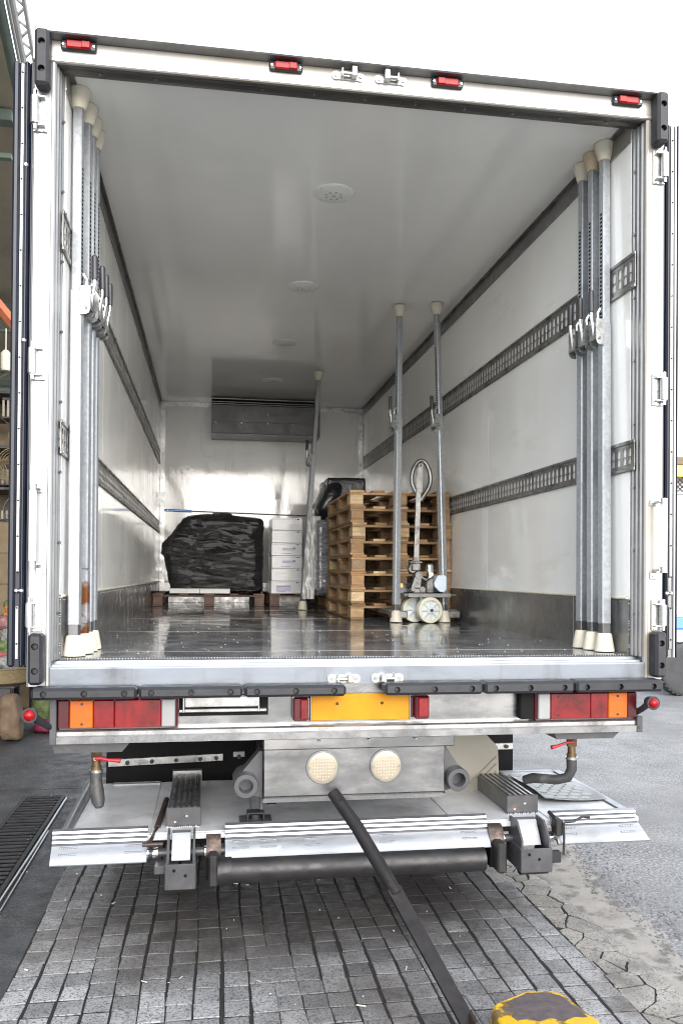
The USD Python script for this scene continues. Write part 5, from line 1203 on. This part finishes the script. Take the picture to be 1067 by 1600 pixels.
q, P, F = rounded_block((-2.40, 4.62, 0.002), (-2.20, 4.84, 0.42), 5.0, 4)
n = q / np.linalg.norm(q, axis=1, keepdims=True)
P[:, 0] -= 0.05 * (P[:, 2] / 0.42) * (q[:, 0] > 0)
P += n * (0.06 * (fbm(P * 9.0, 3, 71) - 0.5))[:, None]; P[:, 2] = np.maximum(P[:, 2], 0.0)
solo("paper_bag", trimesh.Trimesh(P, F, process=False), "paper_brown", "crumpled brown paper sack standing beside the black stand", "paper bag", smooth=20)
q, P, F = rounded_block((-2.26, 5.3, 0.0), (-2.08, 5.6, 0.52), 5.0, 4)
n = q / np.linalg.norm(q, axis=1, keepdims=True); P += n * (0.05 * (fbm(P * 9.0, 3, 81) - 0.5))[:, None]; P[:, 2] = np.maximum(P[:, 2], 0.0)
solo("green_sack", trimesh.Trimesh(P, F, process=False), "produce_green", "green woven sack behind the truck's left corner", "sack", smooth=True)
solo("red_ball", moved(trimesh.creation.icosphere(subdivisions=3, radius=0.055), (-2.12, 5.25, 0.46)).apply_transform(np.eye(4)), "produce_red", "small red round fruit above the green sack", "fruit", smooth=True)
q, P, F = rounded_block((-2.20, 5.0, 0.0), (-1.80, 5.35, 0.09), 4.0, 4)
n = q / np.linalg.norm(q, axis=1, keepdims=True); P += n * (0.05 * (fbm(P * 8.0, 3, 91) - 0.5))[:, None]; P[:, 2] = np.maximum(P[:, 2], 0.0)
solo("magenta_cloth", trimesh.Trimesh(P, F, process=False), "cloth_magenta", "crumpled magenta cloth lying on the ground below the green sack", "cloth", smooth=True)

# ================================================================== RIGHT: parked vehicle
vn = thing("parked_lorry", "white and blue lorry parked on the asphalt right of the truck", "lorry", (6.4, 8.0, 0))
ov = (6.4, 8.0, 0)


def Vp(name, m, mt, **k):
    return part(vn, name, m, mt, org=ov, **k)


Vp("upper_body", cbox((5.25, 6.86, 0.985), (9.8, 9.0, 2.56), 0.04), "van_white")
Vp("panel_seam", cat(cbox((5.26, 6.853, 1.36), (9.8, 6.862, 1.366)), cbox((5.26, 6.853, 2.02), (9.8, 6.862, 2.026))), "van_grey", smooth=False)
Vp("blue_band", cbox((5.26, 6.85, 0.83), (9.8, 8.98, 0.982), 0.02), "van_blue")
Vp("grey_bumper", cbox((5.24, 6.82, 0.64), (9.8, 8.98, 0.826), 0.02), "van_grey")
Vp("blue_skirt", prism(Polygon([(5.27, 0.636), (5.27, 0.60), (5.42, 0.48), (5.62, 0.50), (5.75, 0.34), (9.8, 0.34), (9.8, 0.636)]), "y", 6.87, 8.9), "van_blue", smooth=15)
Vp("deck_frame", cat(cbox((5.26, 6.88, 2.565), (9.8, 8.9, 2.60), 0.01)), "van_grey")
Vp("wire_mesh", cat(*[cyl((x, 6.95, 2.60), (x + 0.2, 6.95, 2.80), 0.006, 6) for x in np.arange(5.26, 6.4, 0.06)] + [cyl((x + 0.2, 6.95, 2.60), (x, 6.95, 2.80), 0.006, 6) for x in np.arange(5.26, 6.4, 0.06)]), "dark_steel", kind="stuff")
Vp("yellow_panel", cbox((5.26, 6.93, 2.80), (7.5, 7.3, 2.95), 0.01), "hivis_yellow")
Vp("tan_top", cbox((5.26, 6.93, 2.955), (7.5, 7.3, 3.06), 0.01), "cardboard")
Vp("upper_cabin", cbox((5.25, 7.32, 2.61), (9.8, 9.0, 3.6), 0.03), "van_white")
for x in (5.36, 8.6):
    twl = Vp("wheel", lathe([(0.17, -0.11), (0.29, -0.12), (0.33, -0.10), (0.335, 0.0), (0.33, 0.10), (0.29, 0.12), (0.17, 0.11), (0.17, -0.11)], 40).apply_transform(R90).apply_translation((x, 6.80, 0.333)), "tyre")
    part(twl, "rim", cyl((x, 6.72, 0.333), (x, 6.88, 0.333), 0.172, 28), "grip_rubber", org=ov)
    part(twl, "tread_lug", cat(*[cbox((0.322, -0.10, -0.013), (0.343, 0.10, 0.013), 0.003).apply_transform(trimesh.transformations.rotation_matrix(a, [0, 1, 0])).apply_translation((x, 6.80, 0.333)) for a in np.arange(0, 6.28, 0.19)]), "tyre", org=ov, kind="stuff")
